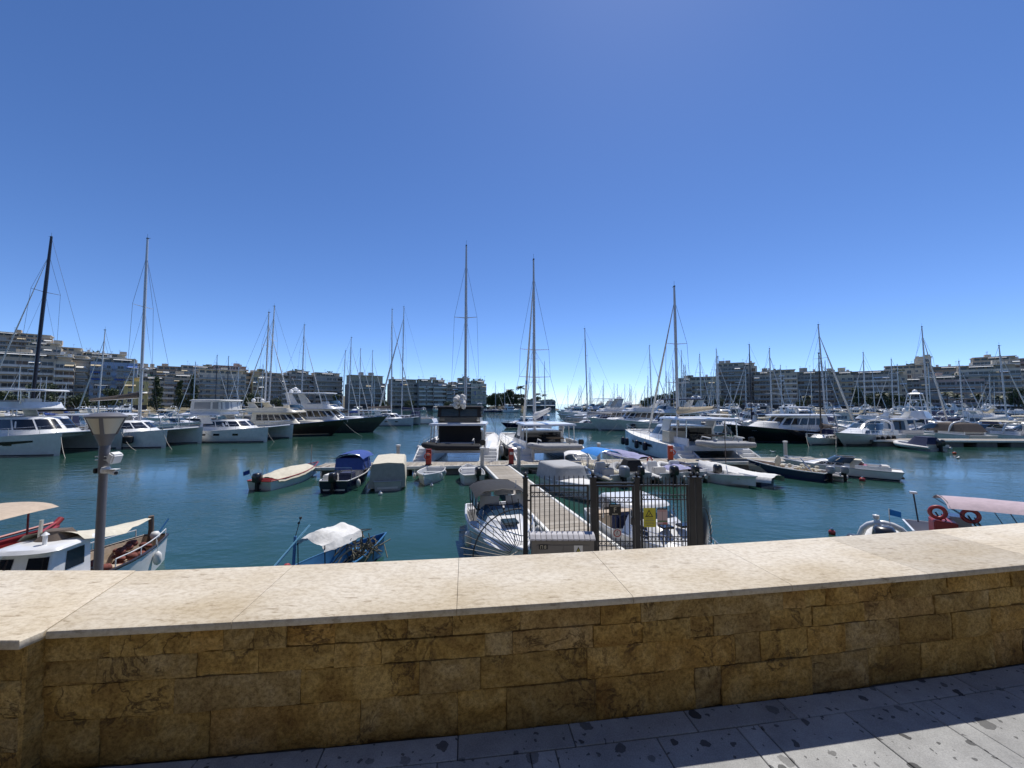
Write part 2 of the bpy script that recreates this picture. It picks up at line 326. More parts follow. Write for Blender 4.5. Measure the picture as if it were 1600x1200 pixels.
# facing stones, four courses
rows = [(.465, .575), (.355, .463), (.198, .353), (-.01, .196)]
def facing(x0, x1, z0, z1, seed, ptf, parent, base=.045):
    nx = max(6, int((x1-x0)/.020)); nz = max(4, int((z1-z0)/.020)); mb = MB(); vs_ = []
    d0 = rnd.uniform(-.006, .006)
    for j in range(nz+1):
        for i in range(nx+1):
            x = x0 + (x1-x0)*i/nx; z = z0 + (z1-z0)*j/nz
            q = Vector((x*3.2 + seed*7.1, z*5.0, seed*3.3))
            ch_ = mnoise.noise(q*.9 + Vector((3.1, 0, 0))); h = mnoise.fractal(q, .6, 2.2, 5) * .013 + (.009 if ch_ > .12 else 0) - (.008 if mnoise.noise(q*1.3 + Vector((0, 9, 0))) > .33 else 0)
            edge = min(i, nx-i, j*1.0, nz-j)
            if edge == 0: h = min(h, .003) - .0035
            o = min(.057, base - d0 - h)
            vs_.append((*ptf(x, max(.018, o)), GZ + z))
    fs_ = [(j*(nx+1)+i, j*(nx+1)+i+1, (j+1)*(nx+1)+i+1, (j+1)*(nx+1)+i) for j in range(nz) for i in range(nx)]
    nb = len(vs_); per = [i for i in range(nx+1)] + [j*(nx+1)+nx for j in range(1, nz+1)] + [nz*(nx+1)+i for i in range(nx-1, -1, -1)] + [j*(nx+1) for j in range(nz-1, 0, -1)]
    for k in per:
        i, j = k % (nx+1), k // (nx+1); x = x0 + (x1-x0)*i/nx; z = z0 + (z1-z0)*j/nz
        vs_.append((*ptf(x, .064), GZ + z))
    for a in range(len(per)):
        b = (a+1) % len(per); fs_.append((per[b], per[a], nb+a, nb+b))
    mb.add(vs_, fs_); return mb.build('stone', MSTONE, parent, smooth=38)
sd = 0
for ri, (z0, z1) in enumerate(rows):
    x = -2.10
    while x < 4.6:
        w = rnd.choice((.14, .22, .27, .34, .42, .5)) * (1.0 if ri < 2 else 1.1)
        if -2.0 < x: pass
        facing(x + .0009, x + w - .0009, z0 + .0006, z1 - .0006, sd, wpt, wall); sd += 1
        x += w
far_face = MB()   # rest of the wall face beyond the frame
far_face.loft([[(*wpt(x, .045), GZ-.01), (*wpt(x, .06), GZ-.01), (*wpt(x, .06), WT-.042), (*wpt(x, .045), WT-.042)] for x in [x + i*.3 for i in range(int((8.4-x)/.3)+1)]])
far_face.build('plain_facing', MSTONE, wall)
# pier at the wall's end (straight, steps forward a little)
pier = thing('wall_pier', 'square stone pier with travertine cap ending the promenade wall', 'pier', (0, 0, 0))
def ppt(x, off): return (x, 1.685 + off)
MB().box(-7.0, -2.13, 1.75, 2.33, GZ-2, WT-.05).build('core', MMORTAR, pier)
for a, b in ((-3.05, -2.075), (-4.1, -3.055), (-5.2, -4.105)):
    mb = MB()
    top = [(a, 1.685), (b, 1.685), (-2.062, 1.757), (-2.262, 2.385), (a, 2.385)] if b > -2.1 else [(a, 1.685), (b, 1.685), (b, 2.385), (a, 2.385)]
    c0 = (sum(p[0] for p in top)/len(top), sum(p[1] for p in top)/len(top))
    def ins(d): return [(x + (c0[0]-x)*d, y + (c0[1]-y)*d) for x, y in top]
    mb.loft([[(x, y, WT+.002+z) for x, y in ins(d)] for d, z in ((.02, -.04), (.004, -.034), (0, -.026), (0, -.012), (.005, -.004), (.02, 0))]).build('coping_slab', MTRAV, pier, smooth=40)
for ri, (z0, z1) in enumerate([(.43, .575), (.27, .428), (.13, .268), (-.01, .128)]):
    x = -2.115
    for k in range(5):
        w = rnd.choice((.22, .3, .38)); facing(x - w + .0016, x - .0016, z0 + .001, z1 - .001, sd, ppt, pier); sd += 1; x -= w
mb = MB(); mb.box(-2.122, -2.098, 1.735, 2.2, GZ-.01, WT-.042); mb.build('return_stone', MSTONE, pier)

# ------------------------------------------------------------------ pavement: individual slabs on a bed
mb = MB(); mb.add([(-9, -8, GZ-.02), (10, -8, GZ-.02), (10, 4.2, GZ-.02), (-9, 2.2, GZ-.02)], [(0, 1, 2, 3)])
MJOINT = M('paving_joint', (.11, .105, .10), .95, var=.4, scale=30)
pave = struct(mb.build('pavement', MJOINT))
def slab(pts, dz):
    mb = MB(); mb.loft([[(x, y, GZ-.019) for x, y in pts], [(x, y, GZ+dz) for x, y in pts]])
    return mb.build('paving_slab', MPAVE, pave, bevel=.003, bseg=1)
# rows follow the wall; row offsets measured from the wall's face towards the viewer
bands = [(-.035, .10, (.55, .62)), (.10, .52, (.42, .12, .50)), (.52, .94, (.46, .60)), (.94, 1.4, (.5, .42)), (1.4, 1.9, (.5, .6)), (1.9, 2.5, (.6, .7))]
for bi, (o0, o1, ws) in enumerate(bands):
    x = -2.6 + .17*bi; k = 0
    while x < (5.2 if bi < 4 else 3.5):
        w = ws[k % len(ws)]; k += 1; g = .0022
        pts = [wpt(x+g, -o1+g), wpt(x+w-g, -o1+g), wpt(x+w-g, -o0-g), wpt(x+g, -o0-g)]
        slab(pts, rnd.uniform(-.0015, .0015)); x += w
# ------------------------------------------------------------------ shore land and hills
def lat(px, Y): return (px - 800) / 605.0 * Y            # lateral metres for a bearing at depth Y
def hgt(py, Y): return CAM_H + (631 - py) / 605.0 * Y    # height for an elevation at depth Y
MLAND = M('shore_asphalt', (.20, .19, .18), .9, var=.25, scale=.2)
MQUAY = M('far_quay_stone', (.30, .28, .25), .9, var=.35, scale=.6)
MHILL = M('hill_scrub', (.16, .14, .09), .95, var=.4, scale=.08)
def land(name, edge, back, z=1.3):
    n = len(edge); mb = MB()
    pts = edge + back
    mb.add([(x, y, z) for x, y in pts], [tuple(range(len(pts)))])
    struct(mb.build(name, MLAND))
    q = MB()
    for (a, b) in zip(edge[:-1], edge[1:]):
        d = Vector((b[0]-a[0], b[1]-a[1], 0)); nrm = Vector((d.y, -d.x, 0)).normalized() * .12
        q.add([(a[0]-nrm.x, a[1]-nrm.y, -.8), (b[0]-nrm.x, b[1]-nrm.y, -.8), (b[0]-nrm.x, b[1]-nrm.y, z+.02), (a[0]-nrm.x, a[1]-nrm.y, z+.02),
               (a[0]+nrm.x*4, a[1]+nrm.y*4, z+.02), (b[0]+nrm.x*4, b[1]+nrm.y*4, z+.02)], [(0, 1, 2, 3), (3, 2, 5, 4)])
    w = struct(q.build(name.replace('shore', 'quay_wall'), MQUAY)); return w
land('shore_west', [(-58, 255), (-95, 245), (-150, 215), (-168, 180), (-176, 150), (-178, 120), (-185, 60)], [(-520, 60), (-700, 700), (-58, 700)][:])
land('shore_east', [(205, 60), (240, 130), (236, 170), (205, 200), (160, 214), (112, 226), (88, 238), (80, 262)], [(80, 600), (900, 900), (900, 60)])
def hill(name, f, x0, x1, y0, y1, nx, ny):
    mb = MB(); vs_ = []
    for j in range(ny+1):
        for i in range(nx+1):
            x = x0+(x1-x0)*i/nx; y = y0+(y1-y0)*j/ny; vs_.append((x, y, f(x, y)))
    mb.add(vs_, [(j*(nx+1)+i, j*(nx+1)+i+1, (j+1)*(nx+1)+i+1, (j+1)*(nx+1)+i) for j in range(ny) for i in range(nx)])
    return struct(mb.build(name, MHILL, smooth=60))
def hw(x, y):
    a = max(0, min(1, (-x-150)/170)) * max(0, min(1, (y-120)/110)); return .9 + 34*a*a*(3-2*a) + mnoise.noise(Vector((x*.02, y*.02, 0)))*1.0*a
def he(x, y):
    a = max(0, min(1, (x-120)/180)) * max(0, min(1, (y-200)/110)); return .9 + 20*a*a*(3-2*a) + mnoise.noise(Vector((x*.02, y*.02, 5)))*1.0*a
hill('hill_west', hw, -520, -130, 100, 520, 26, 26)
hill('hill_east', he, 110, 520, 190, 520, 26, 22)

# ------------------------------------------------------------------ apartment buildings
PAL = {k: M('plaster_' + k, c, .85, var=.16, scale=.5) for k, c in {
    'beige': (.46, .39, .29), 'white': (.58, .52, .42), 'grey': (.40, .36, .30), 'ochre': (.56, .45, .25), 'sand': (.52, .45, .34),
    'blue': (.30, .38, .50), 'brown': (.36, .28, .20), 'pink': (.46, .34, .29), 'cream': (.54, .48, .36), 'slate': (.28, .27, .25), 'yellow': (.66, .53, .22), 'green': (.40, .42, .36)}.items()}
MGLASS_B = M('window_glass', (.03, .035, .04), .15, spec=.6)
MFRAME = M('window_frame', (.55, .53, .50), .6)
MSHUT = [M('shutter_brown', (.16, .11, .075), .7), M('shutter_green', (.10, .15, .13), .7), M('shutter_grey', (.32, .31, .29), .7)]
MSLAB = M('balcony_white', (.66, .63, .57), .75, var=.15, scale=.8)
MSLAB2 = M('balcony_grey', (.40, .37, .33), .8, var=.15, scale=.8)
MRAIL = M('balcony_glass', (.20, .24, .26), .25)
MAWN = {k: M('awning_' + k, c, .8) for k, c in {'white': (.78, .76, .70), 'blue': (.07, .15, .42), 'green': (.10, .22, .15), 'sand': (.55, .45, .28), 'stripe': (.50, .38, .30)}.items()}
MROOFT = M('roof_terrace', (.36, .33, .29), .9, var=.2, scale=1)
MTANK = M('roof_tank', (.45, .46, .47), .5, metal=.3)
MSHOP = M('shop_dark', (.055, .055, .055), .5)
MTILE = M('roof_tile', (.42, .20, .12), .8)
MPLANT = M('roof_plants', (.07, .10, .04), .8, var=.4, scale=3)
_wm = {}
def win_mesh(w, h, kind):
    k = (w, h, kind)
    if k not in _wm:
        mb = MB().box(-w/2, w/2, -.04, .05, 0, h); me = mb.mesh('window')
        me.materials.append([MGLASS_B, *MSHUT][kind]); _wm[k] = me
        fb = MB(); t = .09
        fb.box(-w/2-t, -w/2, -.09, .05, -t, h+t); fb.box(w/2, w/2+t, -.09, .05, -t, h+t); fb.box(-w/2, w/2, -.09, .05, h, h+t); fb.box(-w/2, w/2, -.09, .05, -t, 0)
        fb.box(-.04, .04, -.07, -.02, 0, h)
        fm = fb.mesh('window_frame'); fm.materials.append(MFRAME); _wm[k + ('f',)] = fm
    return _wm[k], _wm[k + ('f',)]
_bm = {}
def balcony_meshes(w, dep, solid, ms):
    k = (round(w, 2), dep, solid, ms.name)
    if k not in _bm:
        mb = MB().box(-w/2, w/2, -dep, 0, -.18, 0)
        if solid: mb.box(-w/2, w/2, -dep, -dep+.1, 0, .75); mb.box(-w/2, -w/2+.1, -dep+.1, 0, 0, .75); mb.box(w/2-.1, w/2, -dep+.1, 0, 0, .75)
        me = mb.mesh('balcony'); me.materials.append(ms)
        rb = MB(); 
        if solid: rb.box(-w/2, w/2, -dep+.03, -dep+.07, .95, 1.0)
        else:
            rb.box(-w/2, w/2, -dep+.03, -dep+.06, .1, .95); rb.box(-w/2+.02, -w/2+.05, -dep, 0, .1, .95); rb.box(w/2-.05, w/2-.02, -dep, 0, .1, .95)
        rm = rb.mesh('railing'); rm.materials.append(MRAIL if not solid else MFRAME); _bm[k] = (me, rm)
    return _bm[k]
def building(px0, px1, ytop, Y, colr, label, style='bands', fl=3.05, dep=14, base=1.3, face=None, aw='white', pent=1, low=False, bal=None, shut=(0, 0, 0, 0, 1, 3)):
    r = random.Random(int(px0*13 + ytop)); X0, X1 = lat(px0, Y), lat(px1, Y); cx = (X0+X1)/2; w = (X1-X0)
    fx, fy = face or (0, 120); rz = math.atan2(fy-Y, fx-cx) + math.pi/2
    if abs(rz) > .75: rz = .75 * (1 if rz > 0 else -1)
    w = w * max(.85, 1/ (abs(math.cos(rz)) + .35*abs(math.sin(rz)))) * 1.03
    top = hgt(ytop, Y); ph = 3.0*pent; H_ = top - base - ph; n = max(1, round(H_/fl)); fl = H_/n
    t = thing('apartment_building' if n > 2 else 'low_building', label, 'building', (cx, Y + 1, base), rz)
    m = PAL[colr]
    MB().box(-w/2, w/2, 0, dep, -14, H_).build('wall', m, t)
    if pent:
        MB().box(-w/2+.6, w/2-1.2, 2.6, dep-1, H_, H_+ph-.3).build('penthouse', PAL[r.choice(('beige', 'white', colr, 'cream'))], t)
        MB().box(-w/2+.1, w/2-.7, 1.3, dep-.5, H_+ph-.28, H_+ph).build('penthouse_roof', MSLAB, t)
        if r.random() < .7:
            aw_ = MB(); a0 = r.uniform(-w*.35, 0); a1 = a0 + w*.4; aw_.add([(a0, -.3, H_+2.0), (a1, -.3, H_+2.0), (a1, 2.5, H_+2.6), (a0, 2.5, H_+2.6), (a0, -.3, H_+1.8), (a1, -.3, H_+1.8)], [(0, 1, 2, 3), (4, 5, 1, 0)])
            aw_.build('awning', MAWN['white'], t)
        wm, fm = win_mesh(2.2, 2.1, 0)
        for k in range(int((w-3)/3)):
            o = link('window', wm, t); o.location = (-w/2+2.2+k*3, 2.6, H_+.1)
    par = MB().box(-w/2, w/2, -.02, .22, H_, H_+.7); par.build('parapet', m, t)
    # bays
    nb = max(1, round(w/3.4)); bw = w/nb
    slabm = bal or (MSLAB if r.random() < .6 else MSLAB2)
    solid = r.random() < .5
    MB().box(-w/2+.2, w/2-.2, -.06, .3, .15, fl-.5).build('shopfront', MSHOP, t)
    if r.random() < .75:
        sa = MB(); a0, a1 = -w/2+.4, w/2-.4; sa.add([(a0, -2.4, 2.35), (a1, -2.4, 2.35), (a1, 0, 2.95), (a0, 0, 2.95), (a0, -2.4, 2.1), (a1, -2.4, 2.1)], [(0, 1, 2, 3), (4, 5, 1, 0)]); sa.build('shop_awning', MAWN[r.choice(('white', 'sand', 'green'))], t)
    cols = [r.random() for _ in range(nb)]
    for f in range(1, n):
        z = f*fl
        if style == 'bands':
            me, rm = balcony_meshes(w-.3, 1.5, solid, slabm); o = link('balcony', me, t); o.location = (0, 0, z)
            o2 = link('railing', rm, o)
        elif style == 'sides':
            me, rm = balcony_meshes(round(w*.44, 2), 1.4, solid, slabm)
            for s in (-1, 1):
                o = link('balcony', me, t); o.location = (s*w*.26, 0, z); link('railing', rm, o)
        elif style == 'left':
            me, rm = balcony_meshes(round(w*.55, 2), 1.5, solid, slabm); o = link('balcony', me, t); o.location = (-w*.22, 0, z); link('railing', rm, o)
        for b in range(nb):
            ww = (3.1 if cols[b] < .8 else 2.2) if style == 'bands' else 1.9 if cols[b] < .6 else 1.2; hh = 2.35 if style == 'bands' else 2.15 if ww > 1.5 else 1.4  # banded blocks: oversized dark panes stand in for the shaded balcony recesses
            wm, fm = win_mesh(ww, hh, r.choice(shut)); o = link('window', wm, t); o.location = (-w/2+bw*(b+.5), 0, z + (.05 if hh > 2 else .85)); link('frame', fm, o)
            if r.random() < .16:
                a = MB(); d = r.uniform(.9, 1.6); zz = 2.5; a.add([(-bw*.46, -d, zz-.75), (bw*.46, -d, zz-.75), (bw*.46, 0, zz), (-bw*.46, 0, zz)], [(0, 1, 2, 3)])
                ao = a.build('awning', MAWN[aw if r.random() < .7 else 'sand'], t); ao.location = (-w/2+bw*(b+.5), -.1, z)
    # side windows (the return wall that shows)
    sx = 1 if rz < 0 else -1
    wm, fm = win_mesh(1.2, 1.4, 0)
    for f in range(1, n):
        for q in (3.5, 8.5):
            o = link('window', wm, t); o.location = (sx*w/2*-1, q, f*fl+.85); o.rotation_euler = (0, 0, -sx*math.pi/2*-1 if False else (math.pi/2 if sx < 0 else -math.pi/2))
    # roof clutter
    z0 = H_ + ph
    for k in range(r.randint(1, 3)):
        kind = r.random(); x = r.uniform(-w*.4, w*.35)
        if kind < .45: MB().box(x, x+r.uniform(2, 4), 4, 8, z0, z0+r.uniform(1.2, 2.6)).build('roof_hut', m, t)
        elif kind < .7: MB().lathe([(.05, 0), (.7, .05), (.7, 1.4), (.05, 1.5)], 10, (x, 4, z0)).build('water_tank', MTANK, t, smooth=50)
        else:
            pl = MB()
            for q in range(14): 
                c = (x + r.uniform(-2, 2), 2 + r.uniform(0, 1), z0 + r.uniform(0, .9)); pl.ball(c, r.uniform(.2, .45), 5)
            pl.build('roof_plants', MPLANT, t)
    for k in range(r.randint(1, 3)):
        x = r.uniform(-w*.45, w*.45); h = r.uniform(1.8, 3.8); an = MB(); an.bar((x, 5, z0), (x, 5, z0+h), .09)
        for q in range(3): an.bar((x-.6+.1*q, 5, z0+h-.3*q), (x+.6-.1*q, 5, z0+h-.3*q), .05)
        an.build('antenna', MTANK, t)
    return t

LB = [  # bearing0, bearing1, roof, depth, colour, style, label
 (-75, 86, 548, 158, 'beige', 'bands', 'long beige apartment block with unbroken white balcony bands beside the dark mast', dict(aw='white', bal=MSLAB, face=(-60, 60))),
 (84, 104, 556, 165, 'cream', 'bands', 'narrow cream corner block with curved-looking white balconies beside the long banded block', dict(bal=MSLAB, face=(-60, 60))),
 (108, 150, 560, 172, 'sand', 'left', 'sand coloured block with a blank side wall next to the blue one', dict(face=(-60, 60))),
 (149, 198, 558, 176, 'blue', 'sides', 'blue-grey apartment block with blue awnings', dict(aw='blue', face=(-50, 60))),
 (196, 222, 598, 178, 'yellow', 'plain', 'low yellow house between taller apartment blocks', dict(pent=0, face=(-50, 60))),
 (224, 262, 588, 205, 'cream', 'sides', 'cream block with paired balconies half hidden by a tall dark tree', {}),
 (262, 302, 584, 212, 'beige', 'bands', 'beige block with striped awnings behind two dark trees', dict(aw='stripe')),
 (302, 316, 577, 222, 'brown', 'plain', 'thin brown block squeezed beside the big pale one', {}),
 (316, 374, 577, 226, 'white', 'sides', 'wide pale block with a blank white left bay and dark window columns', dict(shut=(0, 0, 3))),
 (374, 396, 582, 240, 'sand', 'bands', 'small sand block behind the pair of crossing masts', {}),
 (394, 408, 580, 238, 'ochre', 'plain', 'tall narrow ochre block with a blank wall', {}),
 (407, 440, 582, 245, 'brown', 'bands', 'brown balconied block right of the narrow ochre one', {}),
 (440, 456, 586, 250, 'white', 'bands', 'slim white balconied block beside a brown one', dict(bal=MSLAB)),
 (455, 483, 579, 252, 'grey', 'bands', 'grey block with a square stair tower on its roof', {}),
 (482, 496, 594, 256, 'pink', 'bands', 'short pinkish block between two taller grey ones', {}),
 (494, 532, 582, 258, 'grey', 'bands', 'rounded grey block with stacked balconies and a tall roof mast', dict(bal=MSLAB2)),
 (547, 601, 586, 258, 'slate', 'bands', 'dark slate block with stepped roof terraces standing alone', dict(pent=2, bal=MSLAB2)),
 (610, 654, 592, 262, 'grey', 'bands', 'grey balconied block at the left end of the waterside terrace', {}),
 (653, 678, 592, 262, 'slate', 'sides', 'dark block with plants on its roof in the waterside terrace', {}),
 (677, 698, 593, 262, 'pink', 'bands', 'pinkish block with a white roof awning in the waterside terrace', dict(aw='white')),
 (697, 716, 600, 262, 'brown', 'bands', 'lower brown block with a white canopy in the waterside terrace', {}),
 (715, 737, 590, 262, 'green', 'bands', 'grey-green block with a leafy roof garden in the waterside terrace', {}),
 (736, 760, 594, 258, 'white', 'sides', 'pale end block of the waterside terrace facing the harbour mouth', dict(shut=(0, 3, 3))),
]
RB = [
 (1063, 1082, 590, 240, 'grey', 'bands', 'grey end block with wrapped balconies closest to the harbour mouth', {}),
 (1081, 1126, 588, 240, 'cream', 'sides', 'cream block with small square windows beside the end block', {}),
 (1124, 1166, 566, 242, 'slate', 'bands', 'tallest slate block with a flat projecting roof', dict(bal=MSLAB2)),
 (1164, 1184, 566, 246, 'white', 'plain', 'pale blank-walled upper tower behind the tallest slate block', {}),
 (1182, 1206, 580, 238, 'grey', 'bands', 'grey block right of the pale blank tower', {}),
 (1204, 1244, 577, 236, 'sand', 'sides', 'sand block with paired balconies and chimney pipes', {}),
 (1243, 1276, 580, 232, 'slate', 'bands', 'bluish slate block with dense balcony rows', dict(bal=MRAIL)),
 (1275, 1301, 579, 230, 'grey', 'bands', 'narrow grey block with dark roof pavilion', {}),
 (1300, 1331, 580, 228, 'cream', 'sides', 'cream block with dark square windows left of the glassy one', {}),
 (1330, 1392, 579, 222, 'grey', 'bands', 'wide glassy grey block with continuous pale balcony bands', dict(bal=MSLAB)),
 (1391, 1415, 580, 216, 'sand', 'plain', 'narrow sand block with a blank end wall', {}),
 (1414, 1458, 590, 212, 'slate', 'bands', 'dark bluish block beneath the hilltop turret house', dict(bal=MSLAB2)),
 (1457, 1522, 586, 205, 'pink', 'bands', 'pinkish brown block with three-bay balconies behind palm trees', {}),
 (1521, 1580, 569, 198, 'white', 'bands', 'white block with continuous pale balconies right of the pinkish one', dict(bal=MSLAB)),
 (1579, 1665, 574, 190, 'white', 'bands', 'white banded block with glass balconies partly out of view', dict(bal=MSLAB)),
]
HB = [
 (-40, 46, 517, 235, 'brown', 'bands', 'brown hilltop block highest above the long banded block', -1), (44, 78, 534, 240, 'sand', 'bands', 'sand hillside block below the brown hilltop one', -1),
 (74, 112, 541, 250, 'beige', 'sides', 'beige hillside block with cluttered flat roof', -1), (108, 142, 548, 258, 'brown', 'bands', 'brown hillside block with many roof antennas', -1),
 (138, 182, 551, 262, 'grey', 'sides', 'grey hillside block behind the blue one', -1), (180, 216, 566, 262, 'sand', 'bands', 'sand hillside block above the yellow house', -1),
 (214, 252, 573, 265, 'beige', 'sides', 'beige block on the slope left of a dark tree', -1), (250, 292, 572, 268, 'brown', 'bands', 'brown block on the lower slope behind the striped awnings', -1),
 (288, 330, 571, 272, 'grey', 'sides', 'grey block rising behind the wide pale one', -1), (338, 380, 571, 275, 'pink', 'bands', 'pink block just showing over the wide pale one', -1),
 (1396, 1442, 570, 262, 'cream', 'plain', 'cream hillside house stepping up to the turret', 1), (1440, 1456, 558, 264, 'sand', 'plain', 'small square turret house topping the eastern slope', 1),
 (1455, 1500, 572, 258, 'brown', 'bands', 'brown hillside block right of the turret house', 1), (1498, 1545, 577, 250, 'sand', 'sides', 'sand hillside block with roof plants above the pinkish one', 1),
 (1540, 1584, 556, 246, 'beige', 'bands', 'beige hillside block above the white banded ones', 1), (1582, 1660, 558, 240, 'pink', 'bands', 'pinkish hillside block at the end of the eastern row', 1),
]
for a, b, y, Y, c, s, l, k in LB: building(a, b, y, Y, c, l, s, **k)
for a, b, y, Y, c, s, l, k in RB: building(a, b, y, Y, c, l, s, face=k.pop('face', (60, 80)), **k)
for a, b, y, Y, c, s, l, side in HB:
    cx = lat((a+b)/2, Y); z = (hw if side < 0 else he)(cx, Y)
    building(a, b, y, Y, c, l, s, base=max(1.3, min(z, hgt(y, Y)-8)), pent=1 if b-a > 20 else 0)

# ------------------------------------------------------------------ trees and palms
MBARK = M('bark', (.13, .10, .075), .95, var=.3, scale=6)
def leaf_mat(name, a, b):
    m, nt, p = nodes(name); N = nt.nodes.new; Lk = nt.links.new
    g = N('ShaderNodeNewGeometry'); rp = N('ShaderNodeValToRGB'); e = rp.color_ramp.elements; e[0].color = (*a, 1); e[1].color = (*b, 1)
    Lk(g.outputs['Random Per Island'], rp.inputs[0]); Lk(rp.outputs[0], p.inputs['Base Color']); p.inputs['Roughness'].default_value = .6
    return m
MLEAF = [leaf_mat('leaf_dark', (.028, .045, .020), (.075, .105, .035)), leaf_mat('leaf_olive', (.05, .06, .03), (.12, .13, .06))]
def leaf(mb, c, s, r):
    a = Vector((r.gauss(0, 1), r.gauss(0, 1), r.gauss(0, .7))).normalized(); b = a.orthogonal().normalized()
    b.rotate(Matrix.Rotation(r.uniform(0, 6.28), 3, a)); d = a.cross(b); c = Vector(c)
    mb.add([c - b*s, c + d*s*.5, c + b*s, c - d*s*.5], [(0, 1, 2, 3)])
def tree_meshes(seed, h, w, shape, nleaf, ls):
    r = random.Random(seed); tr = MB(); cr = MB(); hs_ = h*.22 if shape != 'cypress' else h*.06
    tr.tube([(0, 0, -.3), (r.uniform(-.1, .1)*w*.2, 0, h*.3), (0, r.uniform(-.1, .1)*w, h*.62)], [w*.055, w*.042, w*.02], 7)
    clumps = []
    for k in range(16 if shape == 'round' else 14):
        if shape == 'round':
            a = r.uniform(0, 6.28); zz = r.uniform(.3, .88); rr = w*.5*math.sqrt(max(.05, 1-((zz-.58)/.42)**2))*r.uniform(.35, .85); c = (rr*math.cos(a), rr*math.sin(a), zz*h); cw = w*r.uniform(.16, .26)
        else:
            zz = (k+.6)/14.6; a = r.uniform(0, 6.28); rr = w*.2*(1-zz*.7); c = (rr*math.cos(a), rr*math.sin(a), h*(.08+.88*zz)); cw = w*.34*(1-.65*zz)
        clumps.append((c, cw)); 
        if shape == 'round': tr.tube([(0, 0, h*.28), (c[0]*.5, c[1]*.5, h*.28+(c[2]-h*.28)*.6), c], [w*.024, w*.014, w*.005], 5)
    for k in range(nleaf):
        c, cw = r.choice(clumps); d = Vector((r.gauss(0, 1), r.gauss(0, 1), r.gauss(0, .85))).normalized()*cw*(r.random()**.4)
        leaf(cr, (c[0]+d.x, c[1]+d.y, c[2]+d.z), ls*r.uniform(.6, 1.3), r)
    return tr, cr
def palm_meshes(seed, h, fl):
    r = random.Random(seed); tr = MB(); cr = MB()
    tr.tube([(0, 0, -.3), (.1, 0, h*.5), (.15, .1, h)], [.32, .22, .2], 8)
    for k in range(26):
        a = 6.28*k/26*1.9; up = r.uniform(-.2, 1.0); dv = Vector((math.cos(a), math.sin(a), 0)); sv = Vector((-math.sin(a), math.cos(a), 0)); p = Vector((.15, .1, h)); v = dv*math.cos(up) + Vector((0, 0, math.sin(up)))
        prev = None
        for q in range(6):
            t = q/5; wdt = fl*.13*math.sin(math.pi*(.12+.88*t))+.03; dr = Vector((0, 0, -wdt*.7))
            cur = (p - sv*wdt + dr, p, p + sv*wdt + dr)
            if prev: cr.add([prev[0], prev[1], cur[1], cur[0]], [(0, 1, 2, 3)]); cr.add([prev[1], prev[2], cur[2], cur[1]], [(0, 1, 2, 3)])
            prev = cur; p = p + v*fl/5; v = (v + Vector((0, 0, -.28))).normalized()
    return tr, cr
TREES = {}
def tree_proto(key, kind, *a):
    tr, cr = (palm_meshes if kind == 'palm' else tree_meshes)(*a)
    t = tr.mesh('trunk', 60); t.materials.append(MBARK); c = cr.mesh('crown'); c.materials.append(MLEAF[1 if kind == 'palm' else 0]); TREES[key] = (t, c, kind)
tree_proto('r0', 'round', 1, 9, 8, 'round', 2600, .34); tree_proto('r1', 'round', 2, 10, 7.5, 'round', 2600, .34); tree_proto('r2', 'round', 3, 7, 8, 'round', 2200, .34)
tree_proto('c0', 'cypress', 4, 13, 5, 'cypress', 2400, .32); tree_proto('p0', 'palm', 5, 7, 3.0); tree_proto('p1', 'palm', 6, 9, 3.2)
def tree(key, px, Y, base, s, label, group=None, cat='tree'):
    t = thing('palm_tree' if key[0] == 'p' else 'shade_tree', label, cat, (lat(px, Y), Y, base), rnd.uniform(0, 6), group); tm, cm, k = TREES[key]
    link('trunk', tm, t); link('crown', cm, t); t.scale = (s, s, s*rnd.uniform(.9, 1.1)); return t
for i, (px, k, Y, s) in enumerate([(8, 'r0', 132, 1.15), (62, 'r1', 140, 1.15), (72, 'r0', 146, .9), (118, 'r2', 150, 1.0), (168, 'r1', 155, .95), (134, 'r2', 158, .8)]):
    tree(k, px, Y, 1.3, s, ['dark leafy shade tree left of the thick black mast', 'tall dark shade tree before the long banded block', 'rounded shade tree overlapping a taller one before the banded block', 'low shade tree before the sand coloured block', 'tall shade tree before the blue-grey block', 'small shade tree between the sand and blue-grey blocks'][i], 'trees along the western quay')
tree('c0', 246, 178, 1.3, 1.35, 'tall dark conical evergreen left of the pale cypress-like pair'); tree('c0', 281, 190, 1.3, 1.15, 'dark conical evergreen left of the bushier one'); tree('c0', 302, 196, 1.3, 1.45, 'widest dark conical evergreen before the brown thin block')
for px, k, Y, s in ((392, 'r0', 222, 1.1), (430, 'r2', 236, .9), (522, 'r1', 244, .95), (640, 'r2', 250, .8), (700, 'r2', 250, .7), (600, 'r2', 250, .8)): tree(k, px, Y, 1.3, s, 'low dark tree in front of the waterside terraces', 'trees before the middle terraces')
for i, (px, k, Y, s) in enumerate(((1346, 'r1', 198, 1.1), (1366, 'r0', 196, 1.15), (1392, 'r2', 194, 1.2), (1412, 'r0', 196, .9), (1255, 'r2', 212, .9), (1120, 'r2', 220, 1.0), (1150, 'r1', 220, .8), (1085, 'r2', 228, .8), (1590, 'r1', 172, 1.0), (1440, 'r2', 190, .8))): tree(k, px, Y, 1.3, s, 'bushy green tree ' + ['first of the thick clump before the wide glassy block', 'biggest of the thick clump before the wide glassy block', 'broad low one ending the clump before the wide glassy block', 'before the narrow sand block with blank end wall', 'before the bluish slate block', 'before the tallest slate block', 'below the pale blank tower', 'before the cream block with small square windows', 'before the white banded block partly out of view', 'before the dark block beneath the turret house'][i], 'trees along the eastern quay')
